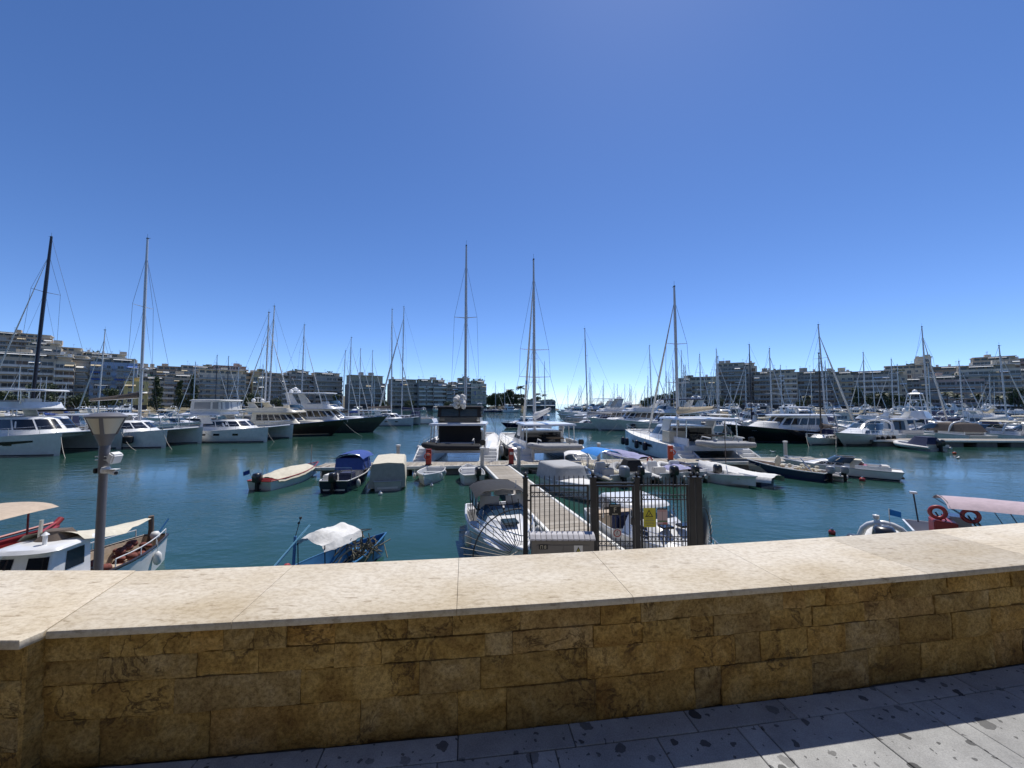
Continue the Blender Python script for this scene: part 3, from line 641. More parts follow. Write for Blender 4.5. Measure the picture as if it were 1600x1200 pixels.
for px, k, Y, s in ((1494, 'p0', 184, 1.05), (1527, 'p0', 178, 1.0), (1480, 'p1', 190, .85), (1560, 'p0', 174, .95), (1585, 'p1', 176, .9), (1262, 'p0', 208, 1.0), (1380, 'p0', 190, 1.0)): tree(k, px, Y, 1.3, s, 'feathery palm tree on the eastern quay', 'palms along the eastern quay')

# ------------------------------------------------------------------ harbour mouth: breakwater mound with trees
mb = MB(); r = random.Random(3); rings = []
for i in range(15):
    t = i/14; x = lat(752, 300) + (lat(872, 300)-lat(752, 300))*t; hh = 3.6*math.sin(math.pi*min(1, t*.93+.06))**.6 + .3
    rings.append([(x, 290, -.5), (x, 295, hh*.7), (x, 302, hh), (x, 312, hh*.8), (x, 325, -.5)])
struct(mb.loft(rings).build('breakwater', MHILL, smooth=30))
for i in range(24): tree(r.choice(('r0', 'r2', 'r1')), 759 + i*4.5 + r.uniform(-2, 2), 294 + r.uniform(0, 14), 1.9, r.uniform(1.0, 1.45)*(.92 if i < 13 else .62), 'dark tree on the breakwater mound at the harbour mouth', 'trees on the breakwater')
for px, s in ((797, 1.35), (814, 1.5), (841, 1.0), (851, .95)): tree('p1', px, 300, 3, s, 'palm rising above the breakwater trees', 'palms on the breakwater')
building(822, 868, 627, 288, 'slate', 'long low dark harbour building on the breakwater', 'plain', dep=8, base=1.0, pent=0)
mb = MB(); rings = []
for i in range(12):
    t = i/11; x = lat(1000, 270) + (lat(1075, 270)-lat(1000, 270))*t; hh = 1 + 5*t
    rings.append([(x, 256, -.5), (x, 262, hh*.7), (x, 272, hh), (x, 290, hh*.8), (x, 300, -.5)])
struct(mb.loft(rings).build('headland', MHILL, smooth=30))
for i in range(11): tree(r.choice(('r0', 'r2')), 1008 + i*5.6, 268 + r.uniform(-3, 6), 1.2 + i*.35, r.uniform(.8, 1.15), 'dark tree on the headland left of the eastern blocks', 'trees on the headland')
# ------------------------------------------------------------------ boat library (x forward, z=0 at the waterline)
def gel(name, rgb, rough=.28): return M(name, rgb, rough, var=.14, scale=2.2, coat=.25)
HW = gel('gelcoat_white', (.78, .78, .77)); HC = gel('gelcoat_cream', (.70, .65, .53)); HG = gel('gelcoat_pale_grey', (.52, .54, .56))
HBK = gel('hull_black', (.012, .013, .016), .2); HNV = gel('hull_navy', (.012, .018, .06), .22); HOL = gel('hull_olive_grey', (.085, .085, .072), .25); HBR = gel('hull_dark_brown', (.03, .022, .018), .25)
HRED = gel('paint_red', (.34, .03, .03), .45); HBLUE = gel('paint_blue', (.05, .20, .42), .5); HLB = gel('hull_light_blue', (.52, .62, .72))
MDECK = M('deck_nonskid', (.70, .69, .66), .7, var=.08, scale=2); MTEAK = M('teak_deck', (.33, .22, .13), .7, var=.3, scale=5)
MGL = M('tinted_glass', (.010, .012, .016), .06, spec=.7); MGLB = M('blue_glass', (.03, .06, .09), .08, spec=.7)
MINOX = M('stainless', (.62, .63, .64), .25, metal=1); MALU = M('mast_aluminium', (.60, .60, .60), .4, metal=.35); MMASTW = M('mast_white', (.72, .71, .69), .4); MMASTD = M('mast_black', (.015, .015, .03), .35)
MWIRE = M('rigging_wire', (.09, .09, .10), .5, metal=.3); MROPE = M('mooring_rope', (.46, .43, .37), .9); MROPED = M('dark_rope', (.05, .05, .06), .9)
MFEND = M('fender_navy', (.015, .018, .04), .5); MFENDW = M('fender_white', (.72, .71, .68), .5); MBLK = M('black_rubber', (.012, .012, .013), .6)
MDOME = M('radome_white', (.78, .78, .77), .35); MCUSH = M('cushion', (.48, .47, .45), .8); MINT = M('saloon_dark', (.035, .033, .03), .6)
CAN = {k: M('canvas_' + k, c, .85, var=.18, scale=5, bump=.7, bscale=7) for k, c in {'black': (.018, .019, .023), 'navy': (.02, .03, .085), 'blue': (.025, .07, .30), 'bright': (.02, .22, .62), 'cream': (.62, .57, .45), 'white': (.72, .71, .68),
       'grey': (.40, .40, .40), 'brown': (.13, .10, .08), 'tan': (.45, .37, .25), 'pink': (.47, .37, .40), 'lilac': (.30, .30, .48), 'sand': (.50, .40, .30)}.items()}
MVINYL = M('clear_vinyl', (.30, .31, .32), .12)
MBOOT = M('boot_stripe', (.02, .03, .05), .4)
MANTIF = M('antifouling', (.03, .05, .07), .8)
MENG = M('outboard_black', (.02, .02, .022), .3, coat=.3); MENGG = M('outboard_grey', (.28, .29, .31), .35); MENGP = M('outboard_plum', (.09, .04, .10), .35)

def lerp(a, b, t): return a + (b-a)*t
class Hull:
    def __init__(s, L, B, fs, fb, bow=.6, stern=.0, draft=.5, sf=.86, fine=2.0, flare=.3, mid=.55, sag=0.0):
        s.L, s.B, s.fs, s.fb, s.bow, s.st, s.dr, s.sf, s.fine, s.fl, s.mid, s.sag = L, B, fs, fb, bow, stern, draft, sf, fine, flare, mid, sag
    def hb(s, t):
        if t < s.mid: return s.B/2*(s.sf + (1-s.sf)*math.sin(math.pi/2*t/s.mid))
        return s.B/2*max(.012, 1-((t-s.mid)/(1-s.mid))**s.fine)
    def sh(s, t): return s.fs + (s.fb-s.fs)*t**2 - s.sag*math.sin(math.pi*t)
    def sec(s, t):
        b, h = s.hb(t), s.sh(t); bw = b*(.93 - s.fl*t*t)
        return [(0, -s.dr*(1-t**4)), (bw*.7, -s.dr*.62*(1-t**3)), (bw, 0.0), (lerp(bw, b, .42), h*.45), (lerp(bw, b, .82), h*.8), (b, h)]
    def x(s, t, z):
        h = max(.05, s.sh(t)); return -s.L/2 + s.L*t*(1 - s.bow/s.L) + s.bow*max(-.25, z/h)*t**3 + s.st*(z/h)*(1-t)**3
    def pt(s, t, z, off=0.0):
        q = s.sec(t)
        for (y0, z0), (y1, z1) in zip(q[:-1], q[1:]):
            if z <= z1 or (y1, z1) == q[-1]:
                k = 0 if z1 == z0 else (z-z0)/(z1-z0); return (s.x(t, z), lerp(y0, y1, k)+off, z)
    def mesh(s, n=13):
        mb = MB(); rings = []
        for i in range(n+1):
            t = i/n; q = s.sec(t)
            rings.append([(s.x(t, z), -y, z) for y, z in q[:0:-1]] + [(s.x(t, z), y, z) for y, z in q])
        mb.loft(rings, False); m = len(rings[0]); mb.add(rings[0], [tuple(range(m))]); return mb
    def deck(s, drop=.03, inset=.97, n=13, t0=0, t1=1):
        mb = MB(); L_, R_ = [], []
        for i in range(n+1):
            t = lerp(t0, t1, i/n); h = s.sh(t); b = s.hb(t)*inset; x = s.x(t, h); L_.append((x, b, h-drop)); R_.append((x, -b, h-drop))
        vs_ = L_+R_; mb.add(vs_, [(i, i+1, n+1+i+1, n+1+i) for i in range(n)]); return mb
    def strip(s, t0, t1, z0, z1, side, off=.012, n=10, taper=0):
        mb = MB(); a, b = [], []
        for i in range(n+1):
            t = lerp(t0, t1, i/n); f0 = z0(t) if callable(z0) else z0; f1 = z1(t) if callable(z1) else z1
            if taper: f0 = lerp(f0, f1, taper*(i/n)**2*.8)
            p, q = s.pt(t, f0, off), s.pt(t, f1, off); a.append((p[0], p[1]*side, p[2])); b.append((q[0], q[1]*side, q[2]))
        return mb.loft([a, b], False)
    def sheerline(s, side, t0=0, t1=1, up=0, inset=1.0, n=12):
        o = []
        for i in range(n+1):
            t = lerp(t0, t1, i/n); h = s.sh(t); o.append((s.x(t, h), side*s.hb(t)*inset, h+up))
        return o

class Cabin:
    """tapered deckhouse with a rounded nose; panes are cut along its outline"""
    def __init__(s, x0, x1, w, z0, z1, rf=.4, rb=.1, tum=.1, nose=.6, yc=0, sq=2.4, aft=.12):
        s.a = (x0, x1, w, z0); s.b = (x0+rb, x1-rf, w-2*tum, z1); s.nose = nose; s.yc = yc; s.sq = sq; s.aft = aft
    def ol(s, P, u):                       # u 0 (aft corner) .. 1 (centre of the nose), +y side
        x0, x1, w, z = P; ns = min(s.nose, (x1-x0)*.8); xs = x1-ns; k = (xs-x0)/((xs-x0)+ns+w*.35)
        if u <= k: return (lerp(x0, xs, u/k), w/2, z)
        v = (u-k)/(1-k)*math.pi/2; return (xs + ns*math.sin(v)**(2/s.sq), w/2*max(0, math.cos(v))**(2/s.sq), z)
    def p(s, u, v, side=1, off=0.0):
        A, B = s.ol(s.a, u), s.ol(s.b, u); q = Vector((lerp(A[0], B[0], v), lerp(A[1], B[1], v), lerp(A[2], B[2], v)))
        if off:
            e = .01; u0, u1 = max(0, u-e), min(1, u+e)
            a0, a1 = s.ol(s.a, u0), s.ol(s.a, u1); tx, ty = a1[0]-a0[0], a1[1]-a0[1]; n = Vector((-ty, tx, 0)) if False else Vector((-ty*-1*-1, tx, 0))
            n = Vector((-(a1[1]-a0[1]), a1[0]-a0[0], 0)); 
            if n.length > 1e-9: q += n.normalized()*off
        return (q.x, q.y*side + s.yc, q.z)
    def mesh(s, n=12, crown=.06):
        mb = MB(); us = [i/n for i in range(n+1)]; rings = []
        for v, sh in ((0, 0), (.92, 0), (1, .0)):
            rings.append([s.p(u, v) for u in us] + [s.p(u, v, -1) for u in us[-2::-1]])
        top = rings[-1]; cx = sum(p[0] for p in top)/len(top)
        rings.append([(cx+(p[0]-cx)*.93, s.yc+(p[1]-s.yc)*.9, p[2]+crown*.8) for p in top]); rings.append([(cx+(p[0]-cx)*.6, s.yc+(p[1]-s.yc)*.55, p[2]+crown) for p in top])
        return mb.loft(rings)
    def pane(s, u0, u1, v0, v1, side=1, off=.012, n=4):
        mb = MB(); a, b = [], []
        for i in range(n+1):
            u = lerp(u0, u1, i/n); a.append(s.p(u, v0, side, off)); b.append(s.p(u, v1, side, off))
        return mb.loft([a, b], False)
    def aft_pane(s, y0, y1, v0, v1, off=.012):
        mb = MB(); P = []
        for y, v in ((y0, v0), (y1, v0), (y1, v1), (y0, v1)): P.append((lerp(s.a[0], s.b[0], v)-off, s.yc+y, lerp(s.a[3], s.b[3], v)))
        return mb.add(P, [(0, 1, 2, 3)])
def panes(cab, parent, spec, mat=None, name='window'):
    for u0, u1, v0, v1 in spec:
        for sd_ in (1, -1): cab.pane(u0, u1, v0, v1, sd_).build(name, mat or MGL, parent, smooth=40)
def plate(x0, x1, w, z, th, nose=.5, yc=0, tum=.04): return Cabin(x0, x1, w, z, z+th, .05, .05, tum, nose, yc).mesh(crown=.05)
def railing(path, h, every, parent, r=.014, mid=True, mat=None, name='railing'):
    mb = MB(); tp = [(x, y, z+h) for x, y, z in path]; mb.tube(tp, r, 5)
    if mid: mb.tube([(x, y, z+h*.55) for x, y, z in path], r*.6, 4)
    for p in path[::every]: mb.tube([p, (p[0], p[1], p[2]+h)], r, 5)
    return mb.build(name, mat or MINOX, parent, smooth=60)
def fender(parent, p, r=.13, h=.55, mat=None):
    mb = MB().lathe([(.01, -h/2), (r*.7, -h/2+.05), (r, -h/2+.14), (r, h/2-.14), (r*.7, h/2-.05), (.02, h/2)], 9, p); mb.tube([(p[0], p[1], p[2]+h/2), (p[0], p[1]*.97, p[2]+h/2+.4)], .01, 4)
    return mb.build('fender', mat or MFEND, parent, smooth=50)
def rope(parent, a, b, sag=.3, r=.018, mat=None, name='mooring_line'):
    pts = [(lerp(a[0], b[0], i/8), lerp(a[1], b[1], i/8), lerp(a[2], b[2], i/8) - sag*math.sin(math.pi*i/8)) for i in range(9)]
    return MB().tube(pts, r, 5).build(name, mat or MROPE, parent, smooth=60)
def mast_rig(parent, x, z0, top, r=.11, mat=None, spr=(.42, .7), sw=.9, bowx=None, bowz=1.2, chain_y=1.6, sternx=None, sternz=1.1, boom=None, cover='navy', jib=None, wire=.014, rake=0.0, flags=(), radar=None):
    mat = mat or MALU; H_ = top-z0; xt = x-rake
    mx = lambda z: lerp(x, xt, (z-z0)/H_)
    mb = MB(); mb.tube([(x, 0, z0), (mx(lerp(z0, top, .75)), 0, lerp(z0, top, .75)), (xt, 0, top)], [r, r*.95, r*.62], 8); m = mb.build('mast', mat, parent, smooth=60)
    mb = MB(); mb.bar((xt-.05, 0, top), (xt+.35, 0, top+.06), .03); mb.tube([(xt, 0, top), (xt, 0, top+.55)], .012, 4); mb.box(xt-.1, xt+.1, -.06, .06, top-.02, top+.1); mb.build('masthead_gear', MWIRE, m)
    sp = []
    for f in spr:
        z = lerp(z0, top, f); y = sw*(1.1-f*.45); mb = MB(); mb.tube([(mx(z)-.15, -y, z+.05), (mx(z), 0, z), (mx(z)-.15, y, z+.05)], [.022, .04, .022], 5); mb.build('spreader', mat, m, smooth=60); sp.append((mx(z)-.15, y, z+.05))
    hz = lerp(z0, top, .9)
    for sd_ in (1, -1):
        pts = [(x-.4, chain_y*sd_, bowz)] + [(a, b*sd_, c) for a, b, c in sp] + [(mx(hz), 0, hz)]
        MB().tube(pts, wire, 4).build('shroud', MWIRE, m)
        MB().tube([(x-.1, chain_y*.96*sd_, bowz), (mx(sp[0][2]), 0, sp[0][2])], wire*.8, 4).build('lower_shroud', MWIRE, m)
        if len(sp) > 1: MB().tube([(sp[0][0], sp[0][1]*sd_, sp[0][2]), (mx(sp[1][2]), 0, sp[1][2])], wire*.7, 4).build('diagonal_shroud', MWIRE, m)
    if bowx is not None:
        a, b = Vector((bowx, 0, bowz)), Vector((mx(hz), 0, hz))
        if jib: MB().tube([a, a.lerp(b, .03), a.lerp(b, .06), a.lerp(b, .5), a.lerp(b, .93), b], [.02, .03, jib, jib*.85, jib*.3, .015], 7).build('furled_jib', CAN['white'], parent, smooth=60)
        else: MB().tube([a, b], wire, 4).build('forestay', MWIRE, m)
    if sternx is not None: MB().tube([(sternx, 0, sternz), (xt, 0, top)], wire, 4).build('backstay', MWIRE, m)
    if boom:
        bl, bz, bu = boom; e = (x-bl, 0, bz+bu); bo = MB().tube([(x-.1, 0, bz), e], .07, 7).build('boom', mat, parent, smooth=60)
        if cover: 
            rings = []; n = 8
            for i in range(n+1):
                t = i/n; cx = lerp(x-.15, e[0]+.1, t); cz = lerp(bz, e[2], t); hh = lerp(.75, .28, t**.7); ww = lerp(.24, .15, t)*(1+.12*math.sin(i*2.1))
                rings.append([(cx, ww*math.cos(a)*(1 if math.sin(a) < .3 else .6), cz-.06+hh*(.5+.5*math.sin(a))) for a in [k*math.pi/4 for k in range(8)]])
            MB().loft(rings).build('sail_cover', CAN[cover], bo, smooth=50)
    if radar:
        z = lerp(z0, top, radar); mb = MB().lathe([(.02, -.1), (.26, -.1), (.29, 0), (.24, .1), (.02, .13)], 12, (mx(z)+.42, 0, z)); mb.bar((mx(z), 0, z-.1), (mx(z)+.4, 0, z-.08), .06); mb.build('radar_dome', MDOME, m, smooth=50)
    for f, sd_, c in flags:
        y, z = sp[0][1]*f*sd_, sp[0][2]; mb = MB(); n = 5
        a = [(sp[0][0]-.05-.12*i, y+.04*math.sin(i*1.7), z-.35-.02*i) for i in range(n)]; b = [(p[0], p[1], p[2]-.36) for p in a]; mb.loft([a, b], False); mb.build('flag', c, m)
    return m
def domes(parent, pts, mount=None):
    for (x, y, z, r_) in pts:
        MB().lathe([(.02, -r_*.8), (r_*.75, -r_*.8), (r_, -r_*.2), (r_*.98, .05), (r_*.8, r_*.55), (r_*.4, r_*.9), (.01, r_)], 12, (x, y, z+r_*.8)).build('radome', MDOME, parent, smooth=60)

def bow_rail(H_, parent, t0=.5, h=.65, every=2):
    l = H_.sheerline(1, t0, .985, 0, .93, 10); r_ = H_.sheerline(-1, t0, .985, 0, .93, 10)
    railing(l + r_[::-1], h, every, parent)

# ---- motor yacht -------------------------------------------------------------
def motor_yacht(label, L=15, B=4.4, hull=None, fly=True, hardtop=True, stripe=True, group=None, windows=5, cab=None, canvas=None, fine=True, arch=True, hullwin=None, cover=None):
    t = thing('motor_yacht', label, 'yacht', group=group); hm = hull or HW
    k = L/15; fs, fb = 1.25*k**.8, 2.15*k**.8
    Hh = Hull(L, B, fs, fb, bow=1.9*k, stern=-.5*k, draft=.7, sf=.88, fine=2.3, flare=.42)
    Hh.mesh().build('hull', hm, t, smooth=35)
    if stripe:
        for sd_ in (1, -1): Hh.strip(0, .97, .02, .16, sd_).build('boot_stripe', MBOOT, t)
    Hh.deck(.05).build('deck', MDECK, t)
    MB().tube(Hh.sheerline(1), .045, 5).build('rub_rail', MINOX if hm is not HW else HW, t, smooth=60); MB().tube(Hh.sheerline(-1), .045, 5).build('rub_rail', MINOX if hm is not HW else HW, t, smooth=60)
    if hullwin:
        for sd_ in (1, -1):
            for a, b in hullwin: Hh.strip(a, b, lambda q: Hh.sh(q)*.52, lambda q: Hh.sh(q)*.76, sd_, taper=.6).build('hull_window', MGL, t)
    z1 = Hh.sh(.4); cm = cab or HW
    # foredeck trunk and main deckhouse
    tr = Cabin(L*.02, L*.36, B*.62, z1, z1+.62*k, 1.4*k, 0, .25*k, 2.0*k); tr.mesh().build('foredeck_trunk', cm, t, smooth=40)
    ch = 1.75*k**.6; c = Cabin(-L*.30, L*.17, B*.84, z1-.05, z1+ch, 1.9*k, .2, .22*k, 1.3*k); c.mesh().build('deckhouse', cm, t, smooth=40)
    n = windows
    for i in range(n):
        u0 = .10 + .72*i/n; u1 = .10 + .72*(i+1)/n - .02
        panes(c, t, [(u0, u1, .42, .86)])
    panes(c, t, [(.845, .985, .30, .9)], name='windscreen')
    c.aft_pane(-B*.28, B*.28, .05, .9).build('saloon_door', MGL, t)
    zt = z1+ch
    top = plate(-L*.40, L*.10, B*.86, zt+.01, .12, 1.2*k); top.build('flybridge_deck', cm, t, smooth=40)
    for sd_ in (1, -1): MB().bar((-L*.385, sd_*B*.36, Hh.sh(.1)), (-L*.36, sd_*B*.37, zt), .12).build('overhang_post', cm, t)
    if fly:
        w = Cabin(-L*.34, L*.10, B*.80, zt+.1, zt+.62*k, .75*k, -.1, -.02, 1.2*k); 
        us = [i/14 for i in range(15)]; o = MB(); a = [w.p(u, 0) for u in us] + [w.p(u, 0, -1) for u in us[-2::-1]]; b = [w.p(u, 1) for u in us] + [w.p(u, 1, -1) for u in us[-2::-1]]
        o.loft([a, b, [(x-.06 if x > 0 else x, y*.95, z) for x, y, z in b], [(x-.06, y*.95, z+.1-.62*k) for x, y, z in b]], False); o.build('flybridge_coaming', cm, t, smooth=40)
        ws = Cabin(L*.0, L*.085, B*.62, zt+.6*k, zt+1.05*k, .4*k, 0, .08, 1.0*k)
        mb = ws.pane(.25, .99, 0, 1, 1, 0); mb.merge(ws.pane(.25, .99, 0, 1, -1, 0)); mb.build('fly_windscreen', MGLB, t, smooth=50)
        MB().box(-L*.06, -L*.02, -B*.12, B*.22, zt+.12, zt+.95*k).build('helm_console', cm, t, bevel=.05); MB().box(-L*.16, -L*.115, -B*.3, B*.3, zt+.12, zt+.75*k).build('fly_seat', MCUSH, t, bevel=.06)
    za = zt+(1.95*k if hardtop else 1.3*k)
    if arch:
        for sd_ in (1, -1):
            mb = MB(); y = sd_*B*.38; mb.loft([[(-L*.30, y-.05, zt+.1), (-L*.20, y-.05, zt+.1), (-L*.20, y+.05, zt+.1), (-L*.30, y+.05, zt+.1)], [(-L*.345, y*.86-.04, za), (-L*.285, y*.86-.04, za), (-L*.285, y*.86+.04, za), (-L*.345, y*.86+.04, za)]])
            mb.build('arch_leg', cm, t, bevel=.02)
        MB().box(-L*.35, -L*.28, -B*.37, B*.37, za-.005, za+.1).build('radar_arch', cm, t, bevel=.04)
        domes(t, [(-L*.315, B*.2, za+.1, .26*k), (-L*.315, -B*.2, za+.1, .26*k)])
        mb = MB().bar((-L*.315, 0, za+.1), (-L*.315, 0, za+.75*k), .09); mb.box(-L*.315-.06, -L*.315+.06, -.65*k, .65*k, za+.6*k, za+.7*k); mb.build('open_radar', HW, t, bevel=.01)
        mb = MB(); mb.tube([(-L*.33, B*.3, za), (-L*.40, B*.33, za+2.2*k)], .012, 4); mb.tube([(-L*.33, -B*.3, za), (-L*.40, -B*.33, za+1.9*k)], .012, 4); mb.build('whip_aerial', HW, t)
    if hardtop:
        plate(-L*.34, L*.035, B*.78, za+.02, .1, 1.0*k).build('hardtop', CAN[canvas] if canvas else cm, t, smooth=40)
        for sd_ in (1, -1): MB().tube([(L*.03, sd_*B*.33, zt+.55*k), (-L*.01, sd_*B*.31, za+.03)], .035, 6).build('hardtop_post', MINOX, t)
    bow_rail(Hh, t, .5, .62*k)
    if cover: 
        cv = Cabin(L*.0, L*.33, B*.66, z1+.1, z1+1.0*k, 1.6*k, 0, .4*k, 1.8*k); cv.mesh().build('foredeck_cover', CAN[cover], t, smooth=40)
    MB().box(-L*.46, -L*.37, -B*.36, B*.36, Hh.sh(.1)-.05, Hh.sh(.1)+.42).build('cockpit_seat', MCUSH, t, bevel=.06)
    MB().box(-L/2-.55*k, -L/2+.3, -B*.4, B*.4, .22, .36).build('swim_platform', MTEAK, t, bevel=.02)
    mb = MB(); mb.tube([(Hh.x(.97, fb)-.2, 0, fb+.02), (Hh.x(1, fb)+.15, 0, fb-.05), (Hh.x(1, fb)+.12, 0, fb-.35)], .06, 6); mb.build('anchor', MINOX, t)
    t['_h'] = L
    return t, Hh, zt, za

def low_yacht(label, L=12, B=3.8, hull=None, group=None, targa=True, sun=True, bimini=None, cockpit_cover=None):
    """express cruiser: long foredeck, raked windscreen, open cockpit with arch"""
    t = thing('motor_cruiser', label, 'motorboat', group=group); k = L/12
    Hh = Hull(L, B, 1.15*k, 1.6*k, bow=1.8*k, stern=-.5*k, draft=.6, sf=.9, fine=2.2, flare=.4); Hh.mesh().build('hull', hull or HW, t, smooth=35)
    for sd_ in (1, -1): Hh.strip(0, .97, .02, .14, sd_).build('boot_stripe', MBOOT, t)
    Hh.deck(.04, t0=.0).build('deck', MDECK, t)
    for sd_ in (1, -1): MB().tube(Hh.sheerline(sd_), .04, 5).build('rub_rail', HG, t, smooth=60)
    z1 = Hh.sh(.5)-.05
    c = Cabin(-L*.12, L*.36, B*.78, z1, z1+.75*k, 2.6*k, .0, .3*k, 2.4*k); c.mesh().build('coachroof', HW, t, smooth=40)
    for i in range(3): panes(c, t, [(.12+.17*i, .26+.17*i, .35, .8)])
    ws = Cabin(-L*.16, L*.12, B*.76, z1+.55*k, z1+1.35*k, 1.3*k, -.3, .18*k, 1.5*k); 
    for a, b in ((.12, .5), (.52, .78), (.8, .99)): panes(ws, t, [(a, b, .1, 1)], MGLB, 'windscreen')
    mb = MB(); us = [.1+.9*i/12 for i in range(13)]; mb.tube([ws.p(u, 1.02) for u in us] + [ws.p(u, 1.02, -1) for u in us[-2::-1]], .025, 5); mb.build('windscreen_frame', MINOX, t, smooth=60)
    MB().box(-L*.14, -L*.09, -B*.32, B*.05, z1, z1+.6*k).build('helm_console', HW, t, bevel=.05)
    for sd_ in (1, -1): MB().box(-L*.45, -L*.16, sd_*B*.36 if sd_ < 0 else B*.30, sd_*B*.30 if sd_ < 0 else B*.36, z1-.1, z1+.45*k).build('cockpit_coaming', HW, t, bevel=.03)
    MB().box(-L*.44, -L*.37, -B*.3, B*.3, z1, z1+.55*k).build('aft_seat', MCUSH, t, bevel=.07); MB().box(-L*.24, -L*.20, -B*.3, B*.0, z1, z1+.75*k).build('helm_seat', MCUSH, t, bevel=.06)
    if targa:
        mb = MB(); pts = []
        for i in range(13):
            a = math.pi*i/12; pts.append((-L*.30-.35*k*math.sin(a)**.5, B*.38*math.cos(a)*(1 if abs(math.cos(a)) < .9 else 1), z1+.2+1.55*k*math.sin(a)**.45))
        mb.tube(pts, [.11]*13, 7); mb.build('targa_arch', HW, t, smooth=60); domes(t, [(-L*.33, 0, z1+1.85*k, .22*k)])
    if bimini: plate(-L*.36, -L*.02, B*.74, z1+1.85*k, .07, .5).build('bimini', CAN[bimini], t, smooth=40)
    if cockpit_cover:
        Cabin(-L*.46, L*.02, B*.8, z1+.3, z1+1.35*k, .9*k, .5, .25, .8).mesh(crown=.2).build('cockpit_cover', CAN[cockpit_cover], t, smooth=45)
    bow_rail(Hh, t, .5, .5*k); MB().box(-L/2-.5*k, -L/2+.25, -B*.4, B*.4, .2, .32).build('swim_platform', MTEAK, t, bevel=.02)
    return t, Hh

# ---- sailing yacht ------------------------------------------------------------
def sail_yacht(label, L=11.5, B=3.6, top=16, hull=None, mast=None, cover='navy', group=None, jib=.09, hood='navy', spr=(.42, .7), rake=.25, boomup=.1, flags=(), radar=None, wire=.014, r=.11):
    t = thing('sailing_yacht', label, 'sailboat', group=group); k = L/11.5
    Hh = Hull(L, B, .95*k, 1.3*k, bow=1.1*k, stern=.5*k, draft=.6, sf=.68, fine=1.75, flare=.25, mid=.45, sag=.05); Hh.mesh().build('hull', hull or HW, t, smooth=35)
    for sd_ in (1, -1): Hh.strip(0, .97, .02, .12, sd_).build('boot_stripe', MBOOT, t)
    Hh.deck(.03).build('deck', MTEAK if L > 12 else MDECK, t)
    z1 = Hh.sh(.5)-.05; c = Cabin(-L*.12, L*.24, B*.58, z1, z1+.48*k, .9*k, .05, .16*k, 1.2*k); c.mesh().build('coachroof', HW, t, smooth=40)
    for i in range(3): panes(c, t, [(.12+.22*i, .28+.22*i, .35, .8)])
    if hood: Cabin(-L*.2, -L*.07, B*.56, z1+.3, z1+1.15*k, .45*k, .1, .15, .5).mesh(crown=.12).build('spray_hood', CAN[hood], t, smooth=45)
    MB().box(-L*.42, -L*.14, -B*.33, -B*.2, z1, z1+.28).build('cockpit_coaming', HW, t, bevel=.04); MB().box(-L*.42, -L*.14, B*.2, B*.33, z1, z1+.28).build('cockpit_coaming', HW, t, bevel=.04)
    mb = MB().torus((-L*.34, 0, z1+.75*k), .48*k, .025, 'x', 16, 5); mb.bar((-L*.34, 0, z1), (-L*.34, 0, z1+.75*k), .12); mb.build('steering_wheel', MINOX, t, smooth=50)
    mast_rig(t, L*.08, z1+.42*k, top, r*k, mast, spr, B*.38, L*.5-.15, Hh.sh(1)+.05, B*.44, -L*.48, Hh.sh(0), (L*.36, z1+1.5*k, boomup), cover, jib, wire, rake, flags, radar)
    bow_rail(Hh, t, .72, .55*k)
    for sd_ in (1, -1): railing(Hh.sheerline(sd_, .02, .72, 0, .95, 8), .55*k, 2, t, .01, True, name='lifeline')
    MB().tube(Hh.sheerline(1, 0, .18, .55*k, .9, 3) , .014, 5).build('pushpit', MINOX, t)
    return t, Hh

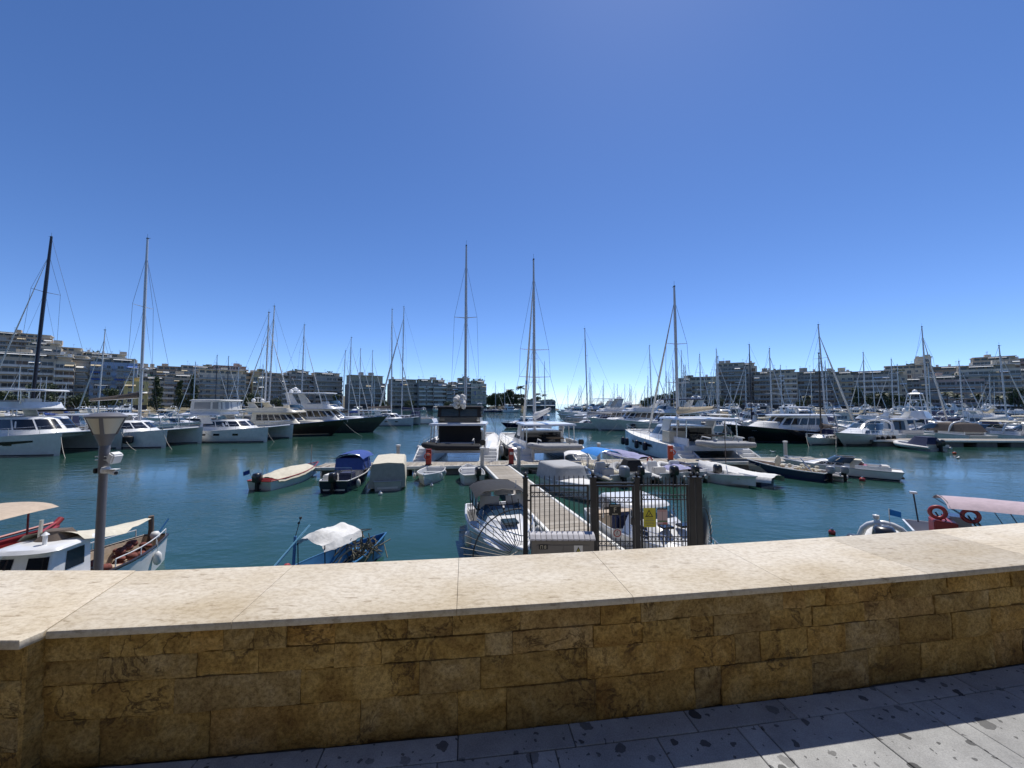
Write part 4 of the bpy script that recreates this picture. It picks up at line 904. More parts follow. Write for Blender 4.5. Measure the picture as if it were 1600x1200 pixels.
# ---- catamarans ---------------------------------------------------------------
def catamaran(label, L=13, B=7.0, top=20, power=False, hull=None, group=None, mast=None, cover='grey', flycover=None, hardtop=True, davit=True, boomup=.25, jib=.1, spr=(.2, .62), flags=(), radar=None, rake=.2, mastx=.04, flybridge=False, hull_stripe=None, tower=True, sparm=.9, dinghy=None, wire=.014, roofm=None, flyh=1.85, bz=None, crh=1.25, flyx=0.0, crx=.24):
    t = thing('motor_catamaran' if power else 'sailing_catamaran', label, 'catamaran', group=group); hm = hull or HW; k = L/13
    hb = 1.75*k; hy = B/2-hb/2; fs, fb = 1.35*k, 1.85*k
    Hh = Hull(L, hb, fs, fb, bow=.12*k, stern=2.3*k, draft=.6, sf=.86, fine=2.0, flare=.15, mid=.5)
    def shift(mb, y): mb.v = [(a, b+y, c) for a, b, c in mb.v]; return mb
    for sd_ in (1, -1):
        h = shift(Hh.mesh(), sd_*hy).build('hull', hm, t, smooth=35); shift(Hh.deck(.02), sd_*hy).build('side_deck', MDECK, h)
        for q in (1, -1): shift(Hh.strip(.1, .97, .02, .14, q), sd_*hy).build('boot_stripe', MBOOT, h)
        for a, b in ((.34, .44), (.52, .58), (.70, .75)): shift(Hh.strip(a, b, fs*.62, fs*.80, sd_), sd_*hy).build('hull_window', MGL, h)
        if hull_stripe: shift(Hh.strip(.15, .86, lambda q: Hh.sh(q)*.44, lambda q: Hh.sh(q)*.72, sd_, taper=.9), sd_*hy).build('hull_window', MGL, h)
        # transom steps
        for j in range(5):
            x1 = -L/2+.30*k+.44*k*j; st = MB().box(x1-.36*k, x1+.5*k, sd_*hy-hb*.36, sd_*hy+hb*.36, .0, .30+.235*k*j); st.build('transom_step', HW, h, bevel=.03)
        for q in (-1, 1): MB().loft([[(-L/2-.1, sd_*hy+q*hb*.39-.05, .0), (-L/2-.1, sd_*hy+q*hb*.39+.05, .0), (-L/2-.1, sd_*hy+q*hb*.39+.05, .4*k), (-L/2-.1, sd_*hy+q*hb*.39-.05, .4*k)], [(-L/2+2.5*k, sd_*hy+q*hb*.42-.05, .3), (-L/2+2.5*k, sd_*hy+q*hb*.42+.05, .3), (-L/2+2.5*k, sd_*hy+q*hb*.42+.05, fs+.05), (-L/2+2.5*k, sd_*hy+q*hb*.42-.05, fs+.05)]]).build('stern_cheek', HW, h, bevel=.03)
    zb = .95*k; z1 = fs+.02
    MB().loft([[(-L*.40, -hy, zb), (L*.2, -hy, zb+.1), (L*.2, hy, zb+.1), (-L*.40, hy, zb)], [(-L*.40, -hy, z1), (L*.24, -hy, z1+.12), (L*.24, hy, z1+.12), (-L*.40, hy, z1)]]).build('bridge_deck', hm, t)
    tr = MB(); tr.add([(L*.24, -hy, z1+.1), (L*.455, -hy, fb-.1), (L*.455, hy, fb-.1), (L*.24, hy, z1+.1)], [(0, 1, 2, 3)]); tr.build('trampoline', CAN['grey'], t)
    MB().tube([(L*.46, -hy, fb-.05), (L*.46, hy, fb-.05)], .09, 7).build('crossbeam', MALU, t, smooth=60)
    # coachroof with wraparound windows
    c0 = Cabin(-L*.18, L*crx, B*.66, z1, z1+crh*k, 1.5*k, .0, .35*k, 2.1*k); c0.mesh().build('coachroof', HW, t, smooth=40)
    for a, b in ((.06, .30), (.32, .54), (.56, .76), (.78, .985)): panes(c0, t, [(a, b, .40, .90)])
    zr = z1+crh*k
    c0.aft_pane(-B*.26, B*.26, -.1, .92).build('saloon_door', MGL, t)
    for sd_ in (1, -1): MB().box(-L*.42, -L*.19, sd_*B*.33-.06, sd_*B*.33+.06, z1-.1, z1+.55).build('cockpit_coaming', HW, t, bevel=.03)
    MB().box(-L*.42, -L*.38, -B*.2, B*.2, z1, z1+.42).build('aft_bench', HG, t, bevel=.05); MB().box(-L*.33, -L*.23, -B*.22, -B*.02, z1+.6, z1+.68).build('cockpit_table', MTEAK, t, bevel=.02)
    zh = zr+.62*k
    if hardtop:
        plate(-L*.40, L*flyx, B*.68, zh, .14, 1.2*k).build('hardtop', roofm or HW, t, smooth=40)
        for x in (-L*.385, -L*.28):
            for sd_ in (1, -1): MB().tube([(x, sd_*B*.32, z1), (x, sd_*B*.31, zh+.03)], .045, 6).build('hardtop_post', MINOX if x < -L*.3 else HW, t)
        for sd_ in (1, -1): MB().loft([[(-L*.16, sd_*B*.3-.05, zr-.4), (-L*.06, sd_*B*.3-.05, zr-.4), (-L*.06, sd_*B*.3+.05, zr-.4), (-L*.16, sd_*B*.3+.05, zr-.4)], [(-L*.2, sd_*B*.3-.05, zh), (-L*.1, sd_*B*.3-.05, zh), (-L*.1, sd_*B*.3+.05, zh), (-L*.2, sd_*B*.3+.05, zh)]]).build('roof_support', HW, t)
    if flybridge:
        zf = zh+.14; us = [i/14 for i in range(15)]; fx = flyx*L; w = Cabin(-L*.30+fx, L*.02+fx, B*.52, zf, zf+.55*k, .3*k, -.1, .05, 1.0*k)
        a = [w.p(u, 0) for u in us] + [w.p(u, 0, -1) for u in us[-2::-1]]; b = [w.p(u, 1) for u in us] + [w.p(u, 1, -1) for u in us[-2::-1]]
        MB().loft([a, b, [(x, y*.94, z) for x, y, z in b]], False).build('flybridge_coaming', HW, t, smooth=40)
        MB().box(-L*.12+fx, -L*.09+fx, -.7, .7, zf, zf+.85*k).build('helm_console', HW, t, bevel=.05); MB().box(-L*.25+fx, -L*.20+fx, -B*.2, B*.2, zf, zf+.7*k).build('fly_seat', MCUSH, t, bevel=.06)
        ft = zf+flyh*k; plate(-L*.31+fx, L*.04+fx, B*.55, ft, .1, .9*k).build('fly_hardtop', HW if flycover is None else CAN[flycover], t, smooth=40)
        for x in (-L*.28+fx, -L*.02+fx):
            for sd_ in (1, -1): MB().tube([(x, sd_*B*.24, zf+.4), (x, sd_*B*.24, ft+.02)], .045, 6).build('fly_post', MINOX, t)
        if flycover:
            w2 = Cabin(-L*.30, L*.03, B*.54, zf+.5*k, ft, .15, .1, .04, .8*k); w2.mesh(crown=.01).build('fly_enclosure', CAN[flycover], t, smooth=40)
            for a, b in ((.08, .45), (.5, .95)): panes(w2, t, [(a, b, .15, .85)], MVINYL if flycover != 'black' else MGLB, 'vinyl_panel')
            w2.aft_pane(-B*.22, -.06, .12, .88).build('vinyl_panel', MGLB, t); w2.aft_pane(.06, B*.22, .12, .88).build('vinyl_panel', MGLB, t)
    if not power and top: mast_rig(t, L*mastx, zr, top, .14*k, mast, spr, sparm, L*.455, fb+.1, B*.46, None, 1, (L*.42, zr+(bz or (1.1*k if not flybridge else 2.7*k)), boomup), cover, jib, wire, rake, flags, radar)
    for sd_ in (1, -1): 
        l = [(x, y+sd_*hy, z) for x, y, z in Hh.sheerline(sd_, .22, .97, 0, .85, 9)]; railing(l, .6*k, 2, t, .014, name='lifeline')
    railing([(L*.46, -hy, fb), (L*.47, 0, fb), (L*.46, hy, fb)], .6*k, 1, t, .014, name='pulpit')
    if davit:
        for sd_ in (.45, -.45): MB().tube([(-L*.40, sd_*hy*1.2, z1), (-L*.45, sd_*hy*1.2, z1+.75), (-L*.53, sd_*hy*1.2, z1+.7)], .05, 6).build('davit', MALU, t, smooth=60)
        mb = MB(); yy = hy*.92; pts = [(-L*.515-.5, -yy*.85, z1+.22), (-L*.515-.55, yy*.5, z1+.24), (-L*.515-.3, yy*.92, z1+.36), (-L*.515, yy, z1+.38), (-L*.515+.3, yy*.92, z1+.36), (-L*.515+.45, yy*.5, z1+.24), (-L*.515+.4, -yy*.85, z1+.22)]
        dg = thing('inflatable_dinghy', 'grey inflatable dinghy hung on davits behind ' + (dinghy or 'a white catamaran'), 'dinghy'); dg['_on'] = t.name
        mb.tube(pts, [.2, .22, .2, .19, .2, .22, .2], 9); mb.build('tube', CAN['grey'] if flycover != 'black' else CAN['black'], dg, smooth=60)
        MB().box(-L*.515-.45, -L*.515+.4, -yy*.8, yy*.6, z1+.0, z1+.1).build('floor', HG, dg); MB().box(-L*.515-.3, -L*.515+.3, -yy*.86, -yy*.8, z1+.05, z1+.4).build('transom', HG, dg)
        mb = MB().box(-L*.515-.16, -L*.515+.16, -yy*1.0, -yy*.82, z1+.35, z1+.75); mb.build('outboard', MENG, dg, bevel=.06)
        t['_dg'] = dg.name
    return t, Hh, zr, zh
def set_cat(t, loc, rz):
    place(t, loc, rz)
    if '_dg' in t: d = bpy.data.objects[t['_dg']]; place(d, loc, rz)
# ------------------------------------------------------------------ the western row, bows to the east
t, H_, zr, zh = catamaran('large white power catamaran with dark hull stripe beside the conical street lamp', 14.5, 7.3, 0, power=True, flybridge=True, hull_stripe=True, davit=False, crh=1.65, flyx=.16, flyh=1.5, crx=.34)
set_cat(t, (-47.4, 37.6, 0), R(-1)); 
for x in (1.5, -.5, -2.0): fender(t, (x, -3.78, .95), .17, .7)
rope(t, (7.0, -2.6, 1.9), (9.5, -4.2, -.1), .3, .02); rope(t, (7.0, 2.6, 1.9), (10.5, 1.2, -.1), .5, .02)
t, H_, zr, zh = catamaran('white sailing catamaran with brown boom cover and round black hull fender', 13.5, 6.5, hgt(368, 43.3), cover='brown', davit=False, mastx=.11, boomup=-.35, bz=2.6, mast=MALU, spr=(.28, .62), rake=.1, sparm=1.5, radar=.28, jib=None)
set_cat(t, (-43.0, 43.3, 0), R(0)); fender(t, (3.6, -3.35, .95), .42, .85, MBLK)
rope(t, (6.3, -2.4, 1.8), (8.5, -3.6, -.1)); rope(t, (6.3, 2.4, 1.8), (9.0, 3.6, -.1))
t, H_, zr, zh = catamaran('white power catamaran with clear vinyl enclosed flybridge and flat white roof', 12.8, 7.1, 0, power=True, flybridge=True, davit=False, flycover='white', flyh=1.7)
set_cat(t, (-35.9, 49.8, 0), 0); rope(t, (6.0, -2.6, 1.7), (7.2, -2.6, -.1), .2)
t, H_, zt, za = motor_yacht('dark brown hulled trawler yacht with cream deckhouse and twin domes', 16.5, 4.8, HBR, hardtop=False, cab=HC, windows=6); place(t, (-32.6, 57.5, 0), R(-2)); rope(t, (7.6, 0, 2.2), (11.5, -1.5, -.1), .3)
for sd_ in (1, -1):
    o = H_.strip(0, .98, .17, .3, sd_, .02).build('waterline_band', CAN['tan'], t)
t, H_, zt, za = motor_yacht('large olive grey hulled yacht with white hardtop and three domes', 19.5, 5.2, HOL, windows=6, hullwin=[(.3, .62)]); place(t, (-30.2, 64.5, 0), R(-3)); rope(t, (9.2, 0, 2.4), (12.5, -2.0, -.1), .3); rope(t, (9.2, 0, 2.4), (13.2, -1.2, -.1), .3)
domes(t, [(-6.1, 0, za+.5, .34)])
t, H_, zr, zh = catamaran('pale grey sailing catamaran moored beyond the olive yacht', 12.5, 6.6, hgt(482, 84), hull=HG, davit=False, cover='brown', mast=MMASTW, spr=(.22, .6), sparm=1.1, hardtop=True)
set_cat(t, (-26.6, 84, 0), R(-4))
def sail_at(px, py, Y, L, lab, rz=0, dx=0, **k):
    t, H_ = sail_yacht(lab, L, L*.31, hgt(py, Y), **k); m = L*.08
    place(t, (lat(px, Y) - m*math.cos(rz) + dx, Y - m*math.sin(rz), 0), rz); return t
sail_at(49, 365, 49, 17, 'big sailing yacht with a thick black raked mast behind the power catamaran', math.pi, mast=MMASTD, r=.13, spr=(.40, .7), rake=1.3, cover='black')
sail_at(154, 515, 62, 9.5, 'small sailing yacht with a thin white raked mast', math.pi, mast=MMASTW, rake=.5, jib=.1)
sail_at(414, 487, 60, 12, 'sailing yacht with a pale mast, left of a crossing pair', 0, mast=MMASTW, rake=-.2, radar=.2, cover='grey')
sail_at(420, 477, 67, 13.5, 'sailing yacht with a pale mast, right of a crossing pair', math.pi, mast=MMASTW, rake=.5, cover='navy')
sail_at(471, 507, 75, 12, 'sailing yacht with blue-grey mast behind the trawler yacht', 0, cover='blue', rake=-.2)
sail_at(545, 527, 88, 12, 'sailing yacht with a dark upper mast next to a shorter one', 0, cover='brown', rake=-.3)
sail_at(535, 548, 92, 10.5, 'shorter sailing yacht with leaning mast beside a dark-masted one', 0, rake=-.5, cover='navy')
sail_at(562, 545, 98, 11, 'sailing yacht with pale mast before the dark slate block', 0, mast=MMASTW, cover='blue', rake=0)
sail_at(581, 548, 104, 11, 'sailing yacht with thin mast right of the pale-masted one', 0, cover='brown', rake=0)
sail_at(628, 478, 92, 15, 'tall sailing yacht with cream furled headsails beyond the grey catamaran', math.pi*.95, jib=.22, mast=MALU, spr=(.3, .62), flags=((.9, 1, CAN['blue']),), rake=.2)
sail_at(337, 555, 112, 11, 'distant sailing yacht with bare dark mast left of its twin', .2, mast=MMASTD, rake=0); sail_at(355, 557, 114, 11, 'distant sailing yacht with bare dark mast right of its twin', .2, mast=MMASTD, rake=0)

# ------------------------------------------------------------------ three catamarans stern-to at the cross pontoon
t, H_, zr, zh = catamaran('white sailing catamaran with black flybridge enclosure and dinghy on stern davits', 11.8, 6.5, hgt(380, 35.4), flybridge=True, flycover='black', flyh=1.35, cover=None, spr=(.22, .60), sparm=1.25, rake=-.1, mastx=.06, boomup=.2, flags=((.75, 1, CAN['white']), (.75, -1, CAN['blue'])), dinghy='the catamaran with black enclosure', bz=2.3, jib=None, radar=None)
set_cat(t, (-4.25, 34.6, 0), R(90.5))
MB().box(-3.9, -3.85, -1.75, 1.55, 1.3, 2.95).build('cockpit_shade_sheet', CAN['black'], t)  # black sheet stands in for the shade inside the cockpit
mb = MB(); r = random.Random(5)
for q in range(34): mb.ball((-3.7 + r.uniform(-.35, .3), r.uniform(-.45, .30), 4.75 + r.uniform(-.35, .45)), r.uniform(.13, .24), 6)
mb.build('bundled_sail', CAN['white'], t, smooth=70)
MB().loft([[(x, y*s_, z) for y, z in ((-.3, 4.1), (.3, 4.1), (.38, 4.7), (.2, 5.2), (-.2, 5.2), (-.38, 4.7))] for x, s_ in ((-3.6, .8), (-3.0, 1), (-1.5, .8), (.2, .6))]).build('sail_bag', CAN['black'], t, smooth=50)
for y, z in ((3.35, .9), (3.38, .7)): 
    for x in (-3.0, -1.2, .8, 2.4): fender(t, (x, y, z), .16, .75, MFENDW if x < 0 else MFEND); fender(t, (x+.3, -y, z), .16, .75, MFENDW if x < 0 else MFEND)
t, H_, zr, zh = catamaran('white sailing catamaran with cream hardtop and dinghy tilted across its stern', 11.6, 6.1, hgt(400, 35.0), cover='white', spr=(.30, .46), sparm=1.5, rake=-.3, mastx=.04, boomup=.9, flags=((.6, 1, CAN['bright']),), jib=.12, dinghy='the catamaran with cream hardtop', hull=HW, bz=.9)
set_cat(t, (2.15, 34.6, 0), R(101)); fender(t, (-3, 3.2, .8), .16, .7, MBLK); fender(t, (-1, 3.2, .8), .16, .7, MBLK)
rope(t, (-5.2, 2.6, 1.2), (-7.6, 4.4, .6), .15, .022)
t, H_, zr, zh = catamaran('pale blue sided sailing catamaran hung with navy fenders and tan boom cover', 13.3, 6.6, hgt(445, 35.6), hull=HLB, cover='tan', spr=(.30, .58), sparm=1.2, rake=-.15, mastx=.0, boomup=.55, jib=.12, dinghy='the navy-fendered catamaran', bz=1.0)
set_cat(t, (15.2, 35.6, 0), R(95))
for x in (4.6, 3.6, 1.2, -.6): fender(t, (x, 3.45, .85), .2, .8)
MB().box(-3.4, -2.2, 1.2, 2.6, 1.3, 2.35).build('cockpit_screen', CAN['cream'], t)

# ------------------------------------------------------------------ eastern rows, bows to the west
g = None
for i, (Y, bx, L, lab, kw) in enumerate([
    (60.5, 16.2, 15.5, 'white flybridge yacht with navy bimini and a black bow fender', dict(hardtop=True, canvas='navy', hull=HW)),
    (68.5, 13.2, 16, 'white flybridge yacht second in the row past the navy bimini one', dict(hardtop=False)),
    (76, 10.6, 15, 'pale grey flybridge yacht third in the row past the navy bimini one', dict(hardtop=False, hull=HG)),
    (86, 10.0, 17, 'low dark-windowed grey superyacht behind the white flybridge row', dict(hardtop=True, hull=HG, cab=HG)),
    (97, 14.0, 15, 'white yacht with tall whip aerials farther along the eastern row', dict(hardtop=False)),
    (110, 15.0, 16, 'white hardtop yacht deep in the eastern row', dict(hardtop=True)),
    (126, 16.0, 16, 'cream cabin yacht deepest in the eastern row', dict(hardtop=False, cab=HC))]):
    t, H_, zt, za = motor_yacht(lab, L, L*.29, **kw); place(t, (bx + L/2, Y, 0), math.pi + R(3)); rope(t, (L*.47, 0, 1.9), (L*.47+2.4, .5, -.1), .2)
    if i == 0: fender(t, (L*.36, 1.0, 1.2), .38, .8, MBLK); fender(t, (-1, 2.3, 1.1), .2, .9); fender(t, (-2.4, 2.35, 1.1), .2, .9)
sail_at(918, 513, 72, 12.5, 'sailing yacht with bare grey mast among the white flybridge row', math.pi, rake=-.4, jib=None, cover='grey')
sail_at(833, 520, 82, 12, 'sailing yacht with thin grey mast beyond the cream-topped catamaran', math.pi*.6, rake=0, cover='navy')
sail_at(851, 565, 125, 12, 'distant sailing yacht with crosstrees right of the breakwater', 1.4, rake=0)
sail_at(1018, 540, 92, 12, 'sailing yacht with a grey mast left of the tan-boomed catamaran', 0, rake=.3, cover='grey')
sail_at(1066, 548, 100, 12, 'sailing yacht with a mast half hidden by the tan-boomed catamaran', math.pi, rake=0)
sail_at(1123, 557, 76, 10, 'sailing yacht with plain grey mast before the tallest slate block', 0, rake=0)
sail_at(1173, 538, 76, 11.5, 'sailing yacht with a tall dark mast before the pale blank tower', math.pi, rake=0, mast=MMASTD, spr=(.5,))
sail_at(1289, 507, 60, 12.5, 'sailing yacht with raked mast and two cream furled headsails', math.pi*.05, rake=.7, jib=.16, cover='tan', spr=(.33, .66))
sail_at(1449, 510, 64, 12.5, 'sailing yacht with a dark furled headsail before the turret house', math.pi*.1, rake=.5, jib=.15, cover='brown', spr=(.33, .66))
sail_at(1571, 540, 58, 10.5, 'sailing yacht with raked mast before the white banded block', 0, rake=.5, cover='white')
t, H_, zt, za = motor_yacht('black hulled motor yacht with big white foredeck cover', 15, 4.5, HBK, hardtop=False, fly=False, arch=False, cover='white', windows=5); place(t, (33.6, 48.2, 0), math.pi + R(5)); rope(t, (6.9, 0, 2.0), (8.2, 2.2, -.1), .1, .022); rope(t, (6.9, 0, 2.0), (9.4, 1.6, -.1), .1, .022)
t, H_ = sail_yacht('small white wooden-trimmed sloop beside the black yacht', 8.5, 3.0, 10.5, cover='brown', jib=None, mast=CAN['brown']); place(t, (36.2, 45.2, 0), R(-150)); rope(t, (4.2, 0, 1.0), (6.0, 1.0, -.1), .1)
t, H_ = low_yacht('white motor cruiser with black fenders moored at the end of the eastern pontoon', 11, 3.6, cockpit_cover=None); place(t, (40.3, 44.8, 0), math.pi + R(24)); rope(t, (5.2, 0, 1.5), (7.4, 1.0, -.1), .1)
for x in (0, -1.2, -2.4, 1.0): fender(t, (x, 1.86, .75), .17, .6, MBLK)
t, H_, zt, za = motor_yacht('white flybridge cruiser lying stern-on behind the eastern pontoon', 11.5, 3.9, hardtop=False); place(t, (48.2, 52.2, 0), R(92))
t, H_ = low_yacht('white sport fishing boat with tall tubular tuna tower', 12, 4.2, targa=False); place(t, (56.6, 56, 0), R(120))
mb = MB()
for sx in (-1, 1):
    for sy in (-1, 1): mb.tube([(-1.2 + sx*1.3, sy*1.5, 1.6), (-1.2 + sx*.6, sy*.65, 6.0)], .06, 6)
for z, w in ((4.2, 1.0), (5.2, .82), (6.0, .68)):
    c = [(-1.2-w*.9, -w, z), (-1.2+w*.9, -w, z), (-1.2+w*.9, w, z), (-1.2-w*.9, w, z)]
    for a, b in zip(c, c[1:]+c[:1]): mb.tube([a, b], .045, 5)
mb.tube([(-1.8, -1.2, 2.6), (-.6, .9, 4.8)], .05, 5); mb.build('tuna_tower', HW, t, smooth=60); plate(-1.9, -.5, 1.3, 6.0, .1, .3).build('tower_roof', HW, t); domes(t, [(-1.2, 0, 6.1, .3)])
MB().add([(-2.6, -1.5, 2.5), (.2, -1.5, 2.5), (.2, 1.5, 2.5), (-2.6, 1.5, 2.5), (-2.2, -1.2, 3.6), (-.1, -1.2, 3.6), (-.1, 1.2, 3.6), (-2.2, 1.2, 3.6)], [(0, 3, 2, 1), (4, 5, 6, 7), (0, 1, 5, 4), (1, 2, 6, 5), (2, 3, 7, 6), (3, 0, 4, 7)]).build('bridge_house', HW, t, bevel=.1)
t, H_ = low_yacht('white cruiser with brown cockpit canvas stern-to at the eastern pontoon', 10, 3.5, cockpit_cover='brown'); place(t, (54.5, 50.2, 0), R(88))
t, H_ = low_yacht('white cruiser with pale arched canopy stern-to at the eastern pontoon', 9.5, 3.4, bimini='cream'); place(t, (48.6, 47.8, 0), R(100)) if False else place(t, (60.6, 50.0, 0), R(92))
t, H_ = low_yacht('navy hulled cruiser stern-to at the eastern pontoon', 9.5, 3.4, hull=HNV, bimini='navy'); place(t, (66.2, 50.0, 0), R(90))

# ------------------------------------------------------------------ the packed rows behind: copies of a few kinds
rr = random.Random(21)
protoM = [motor_yacht('p', 12.5, 3.9, hardtop=True)[0], motor_yacht('p', 14, 4.2, hardtop=False)[0], motor_yacht('p', 15, 4.4, HNV, hardtop=True, canvas='navy')[0],
          low_yacht('p', 11, 3.6)[0], low_yacht('p', 10, 3.4, cockpit_cover='navy')[0], low_yacht('p', 12, 3.8, bimini='white')[0], motor_yacht('p', 13, 4.0, cab=HC, hardtop=False)[0]]
MLAB = ['white hardtop flybridge yacht', 'white open flybridge yacht', 'navy hulled flybridge yacht with navy top', 'white express cruiser with arch', 'white express cruiser with navy cockpit cover', 'white express cruiser with white bimini', 'white yacht with cream deckhouse']
protoS = [sail_yacht('p', 11, 3.5, 14.5, cover='navy', rake=.2, wire=.018)[0], sail_yacht('p', 12, 3.7, 16, cover='cream', mast=MMASTW, rake=.1, hood='cream', wire=.018)[0], sail_yacht('p', 10, 3.3, 13, cover='blue', hood='blue', rake=.3, wire=.018)[0], sail_yacht('p', 13, 3.9, 17, HNV, cover='tan', rake=.2, hood='tan', wire=.018)[0]]
SLAB = ['white sailing yacht with navy sail cover', 'white sailing yacht with cream canvas', 'white sailing yacht with blue canvas', 'navy hulled sailing yacht with tan canvas']
used = set()
def put(kind, i, x, y, rz, where, s=1.0):
    P, LB_ = (protoM, MLAB) if kind == 'm' else (protoS, SLAB)
    o = P[i] if (kind, i) not in used else copy_tree(P[i]); used.add((kind, i))
    place(o, (x, y, 0), rz, LB_[i] + ' ' + where, s, None, LB_[i] + ' ' + where); return o
def row(x0, x1, y, step, pm, where, face, s=(.9, 1.05), jit=.6, ms=(0, 1, 2, 3, 4, 5, 6)):
    x = x0
    while x < x1:
        rz = face + rr.uniform(-.06, .06)
        if rr.random() < pm: put('m', rr.choice(ms), x, y + rr.uniform(-jit, jit), rz, where, rr.uniform(*s))
        else: put('s', rr.choice((0, 1, 2, 3)), x, y + rr.uniform(-jit, jit), rz, where, rr.uniform(*s))
        x += step*rr.uniform(.95, 1.25)
row(34, 50, 62, 5.6, .85, 'packed in the nearest eastern row', -math.pi/2, (.8, .95)); row(62, 92, 64, 5.6, .7, 'packed in the nearest eastern row', -math.pi/2, (.8, .95))
row(36, 108, 80, 5.6, .7, 'packed in the second eastern row', math.pi/2, (.8, .95)); row(42, 130, 102, 6.0, .6, 'packed in the third eastern row', -math.pi/2); row(52, 165, 130, 6.4, .6, 'packed in the fourth eastern row', math.pi/2); row(70, 205, 165, 7.6, .7, 'packed in the last eastern row', -math.pi/2)
row(-152, -74, 96, 6.6, .8, 'in the rows behind the western catamarans', -math.pi/2, (.85, .95)); row(-158, -60, 118, 6.8, .7, 'in the rows behind the western catamarans', -math.pi/2, (.85, 1.0)); row(-100, -58, 74, 6.4, .9, 'in the rows behind the western catamarans', 0, (.8, .9), ms=(3, 4, 5, 0))
row(-52, -16, 225, 7.5, .9, 'moored at the far quay below the waterside terrace', -math.pi/2, (.9, 1.2)); row(-150, -60, 190, 9, .7, 'moored at the far western quay', -math.pi/2)
row(-10, 2, 215, 5, .3, 'moored near the breakwater', .4)
row(24, 88, 150, 7, .3, 'in the far outer marina', math.pi, (.9, 1.1), ms=(0, 1, 3)); row(34, 80, 190, 5.5, .25, 'in the far outer marina', math.pi); row(34, 84, 230, 6, .2, 'in the far outer marina', math.pi); row(46, 130, 300, 7, .2, 'in the far outer marina', math.pi)
t, H_ = low_yacht('small dark workboat with flat white canopy in the harbour channel', 8, 3.0, hull=HNV, targa=False, bimini='white'); place(t, (1.6, 76, 0), R(200))
for k_ in ([('m', i) for i in range(len(protoM))] + [('s', i) for i in range(len(protoS))]):
    if k_ not in used: put(k_[0], k_[1], 120, 120 + 8*k_[1], 1, 'packed in the third eastern row')
# ------------------------------------------------------------------ lower quay (below the wall), with the gate landing
QZ = 1.04
edge = [(-40, -6), (-14, 1.2), (-7.2, 4.0), (-4.6, 5.4), (-2.0, 6.4), (-.4, 7.0), (.15, 9.05), (4.6, 9.05), (5.0, 7.4), (9, 7.6), (14, 8.0), (22, 9.0), (40, 14)]
back_ = [(40, 6), (9, 3.9), (8, 3.9), (2, 2.7), (-2.2, 2.35), (-8, 2.3), (-8, -20), (-40, -20)]
mb = MB(); pts = edge + back_; mb.add([(x, y, QZ) for x, y in pts], [tuple(range(len(pts)))])
for a, b in zip(edge[:-1], edge[1:]): mb.add([(*a, QZ), (*b, QZ), (*b, -1.5), (*a, -1.5)], [(0, 1, 2, 3)])
struct(mb.build('lower_quay', MCONC))

# ------------------------------------------------------------------ pontoons: boards laid one by one
MPLK = M('weathered_plank', (.33, .29, .235), .85, var=.25, scale=3); MPLK2 = M('pale_plank', (.40, .36, .30), .85, var=.22, scale=3); MKERB = M('white_kerb', (.74, .73, .69), .6, var=.15, scale=3); MFLOAT = M('float_concrete', (.20, .19, .18), .9, var=.3, scale=2)
MPILE = M('pile_grey', (.45, .45, .43), .6, var=.15, scale=4); MCAP = M('pile_cap', (.75, .74, .70), .6)
def pontoon(label, a, b, w, z, step, kerb=.14, name='floating_pontoon', fl=True, wmat=None):
    a, b = Vector((*a, 0)), Vector((*b, 0)); d = b-a; L = d.length; t = thing(name, label, 'pontoon', (a.x, a.y, 0), math.atan2(d.y, d.x))
    for k in range(2):
        me = MB().box(0, step-.012, -w/2+kerb, w/2-kerb, z-.04, z).mesh('plank'); me.materials.append((MPLK, MPLK2)[k])
        if k == 0: m0 = me
        else: m1 = me
    n = int(L/step)
    for i in range(n):
        o = link('plank', rnd.choice((m0, m0, m1)), t); o.location = (i*step, 0, rnd.uniform(-.004, .004))
    for sd_ in (1, -1): MB().box(0, n*step, sd_*w/2-kerb if sd_ > 0 else -w/2, w/2 if sd_ > 0 else -w/2+kerb, z-.16, z+.03).build('kerb', MKERB, t, bevel=.02)
    MB().box(.02, n*step-.02, -w/2+.03, w/2-.03, z-.2, z-.045).build('frame', MFLOAT, t)
    if fl:
        x = .4
        while x < L-1.6: MB().box(x, x+2.1, -w/2+.15, w/2-.15, -.35, z-.2).build('float', MFLOAT, t, bevel=.04); x += 3.4
    return t
PA, PB = (-12.7, 25.75), (23.0, 28.9)
pontoon('floating boardwalk crossing below the moored catamarans', PA, PB, 2.0, .55, .2)
pontoon('long boarded gangway running from the gate out to the cross pontoon', (2.72, 9.12), (-1.00, 25.72), 1.68, .55, .16)
pontoon('eastern floating pontoon with dark sides where cruisers lie stern-to', (39.5, 43.6), (92, 40.6), 2.4, .66, .5)
def py_(x): return PA[1] + (x-PA[0])*(PB[1]-PA[1])/(PB[0]-PA[0])
def pile(x, y, h=1.55, where=''):
    t = thing('mooring_pile', 'grey capped mooring pile ' + where, 'pile', (x, y, 0), group='capped piles along the cross pontoon'); MB().lathe([(.125, -1), (.125, h-.02)], 12).build('post', MPILE, t, smooth=60); MB().lathe([(.16, h-.02), (.17, h+.03), (.15, h+.08), (.02, h+.1)], 12).build('cap', MCAP, t, smooth=50)
for x, dy, wh in ((-7.9, .9, 'beside the box-shaped boat cover'), (-1.95, -1.2, 'left of the gangway junction'), (.45, -1.2, 'right of the gangway junction'), (1.5, 1.1, 'below the dinghy-slung catamaran'), (6.3, .9, 'beside the blue sun canopy'), (20.9, 1.1, 'standing alone near the long speedboat')): pile(x, py_(x)+dy, 1.7, wh)
MPED = M('pedestal_red', (.30, .03, .025), .5, var=.2, scale=4); MPED2 = M('pedestal_orange', (.50, .07, .02), .5)
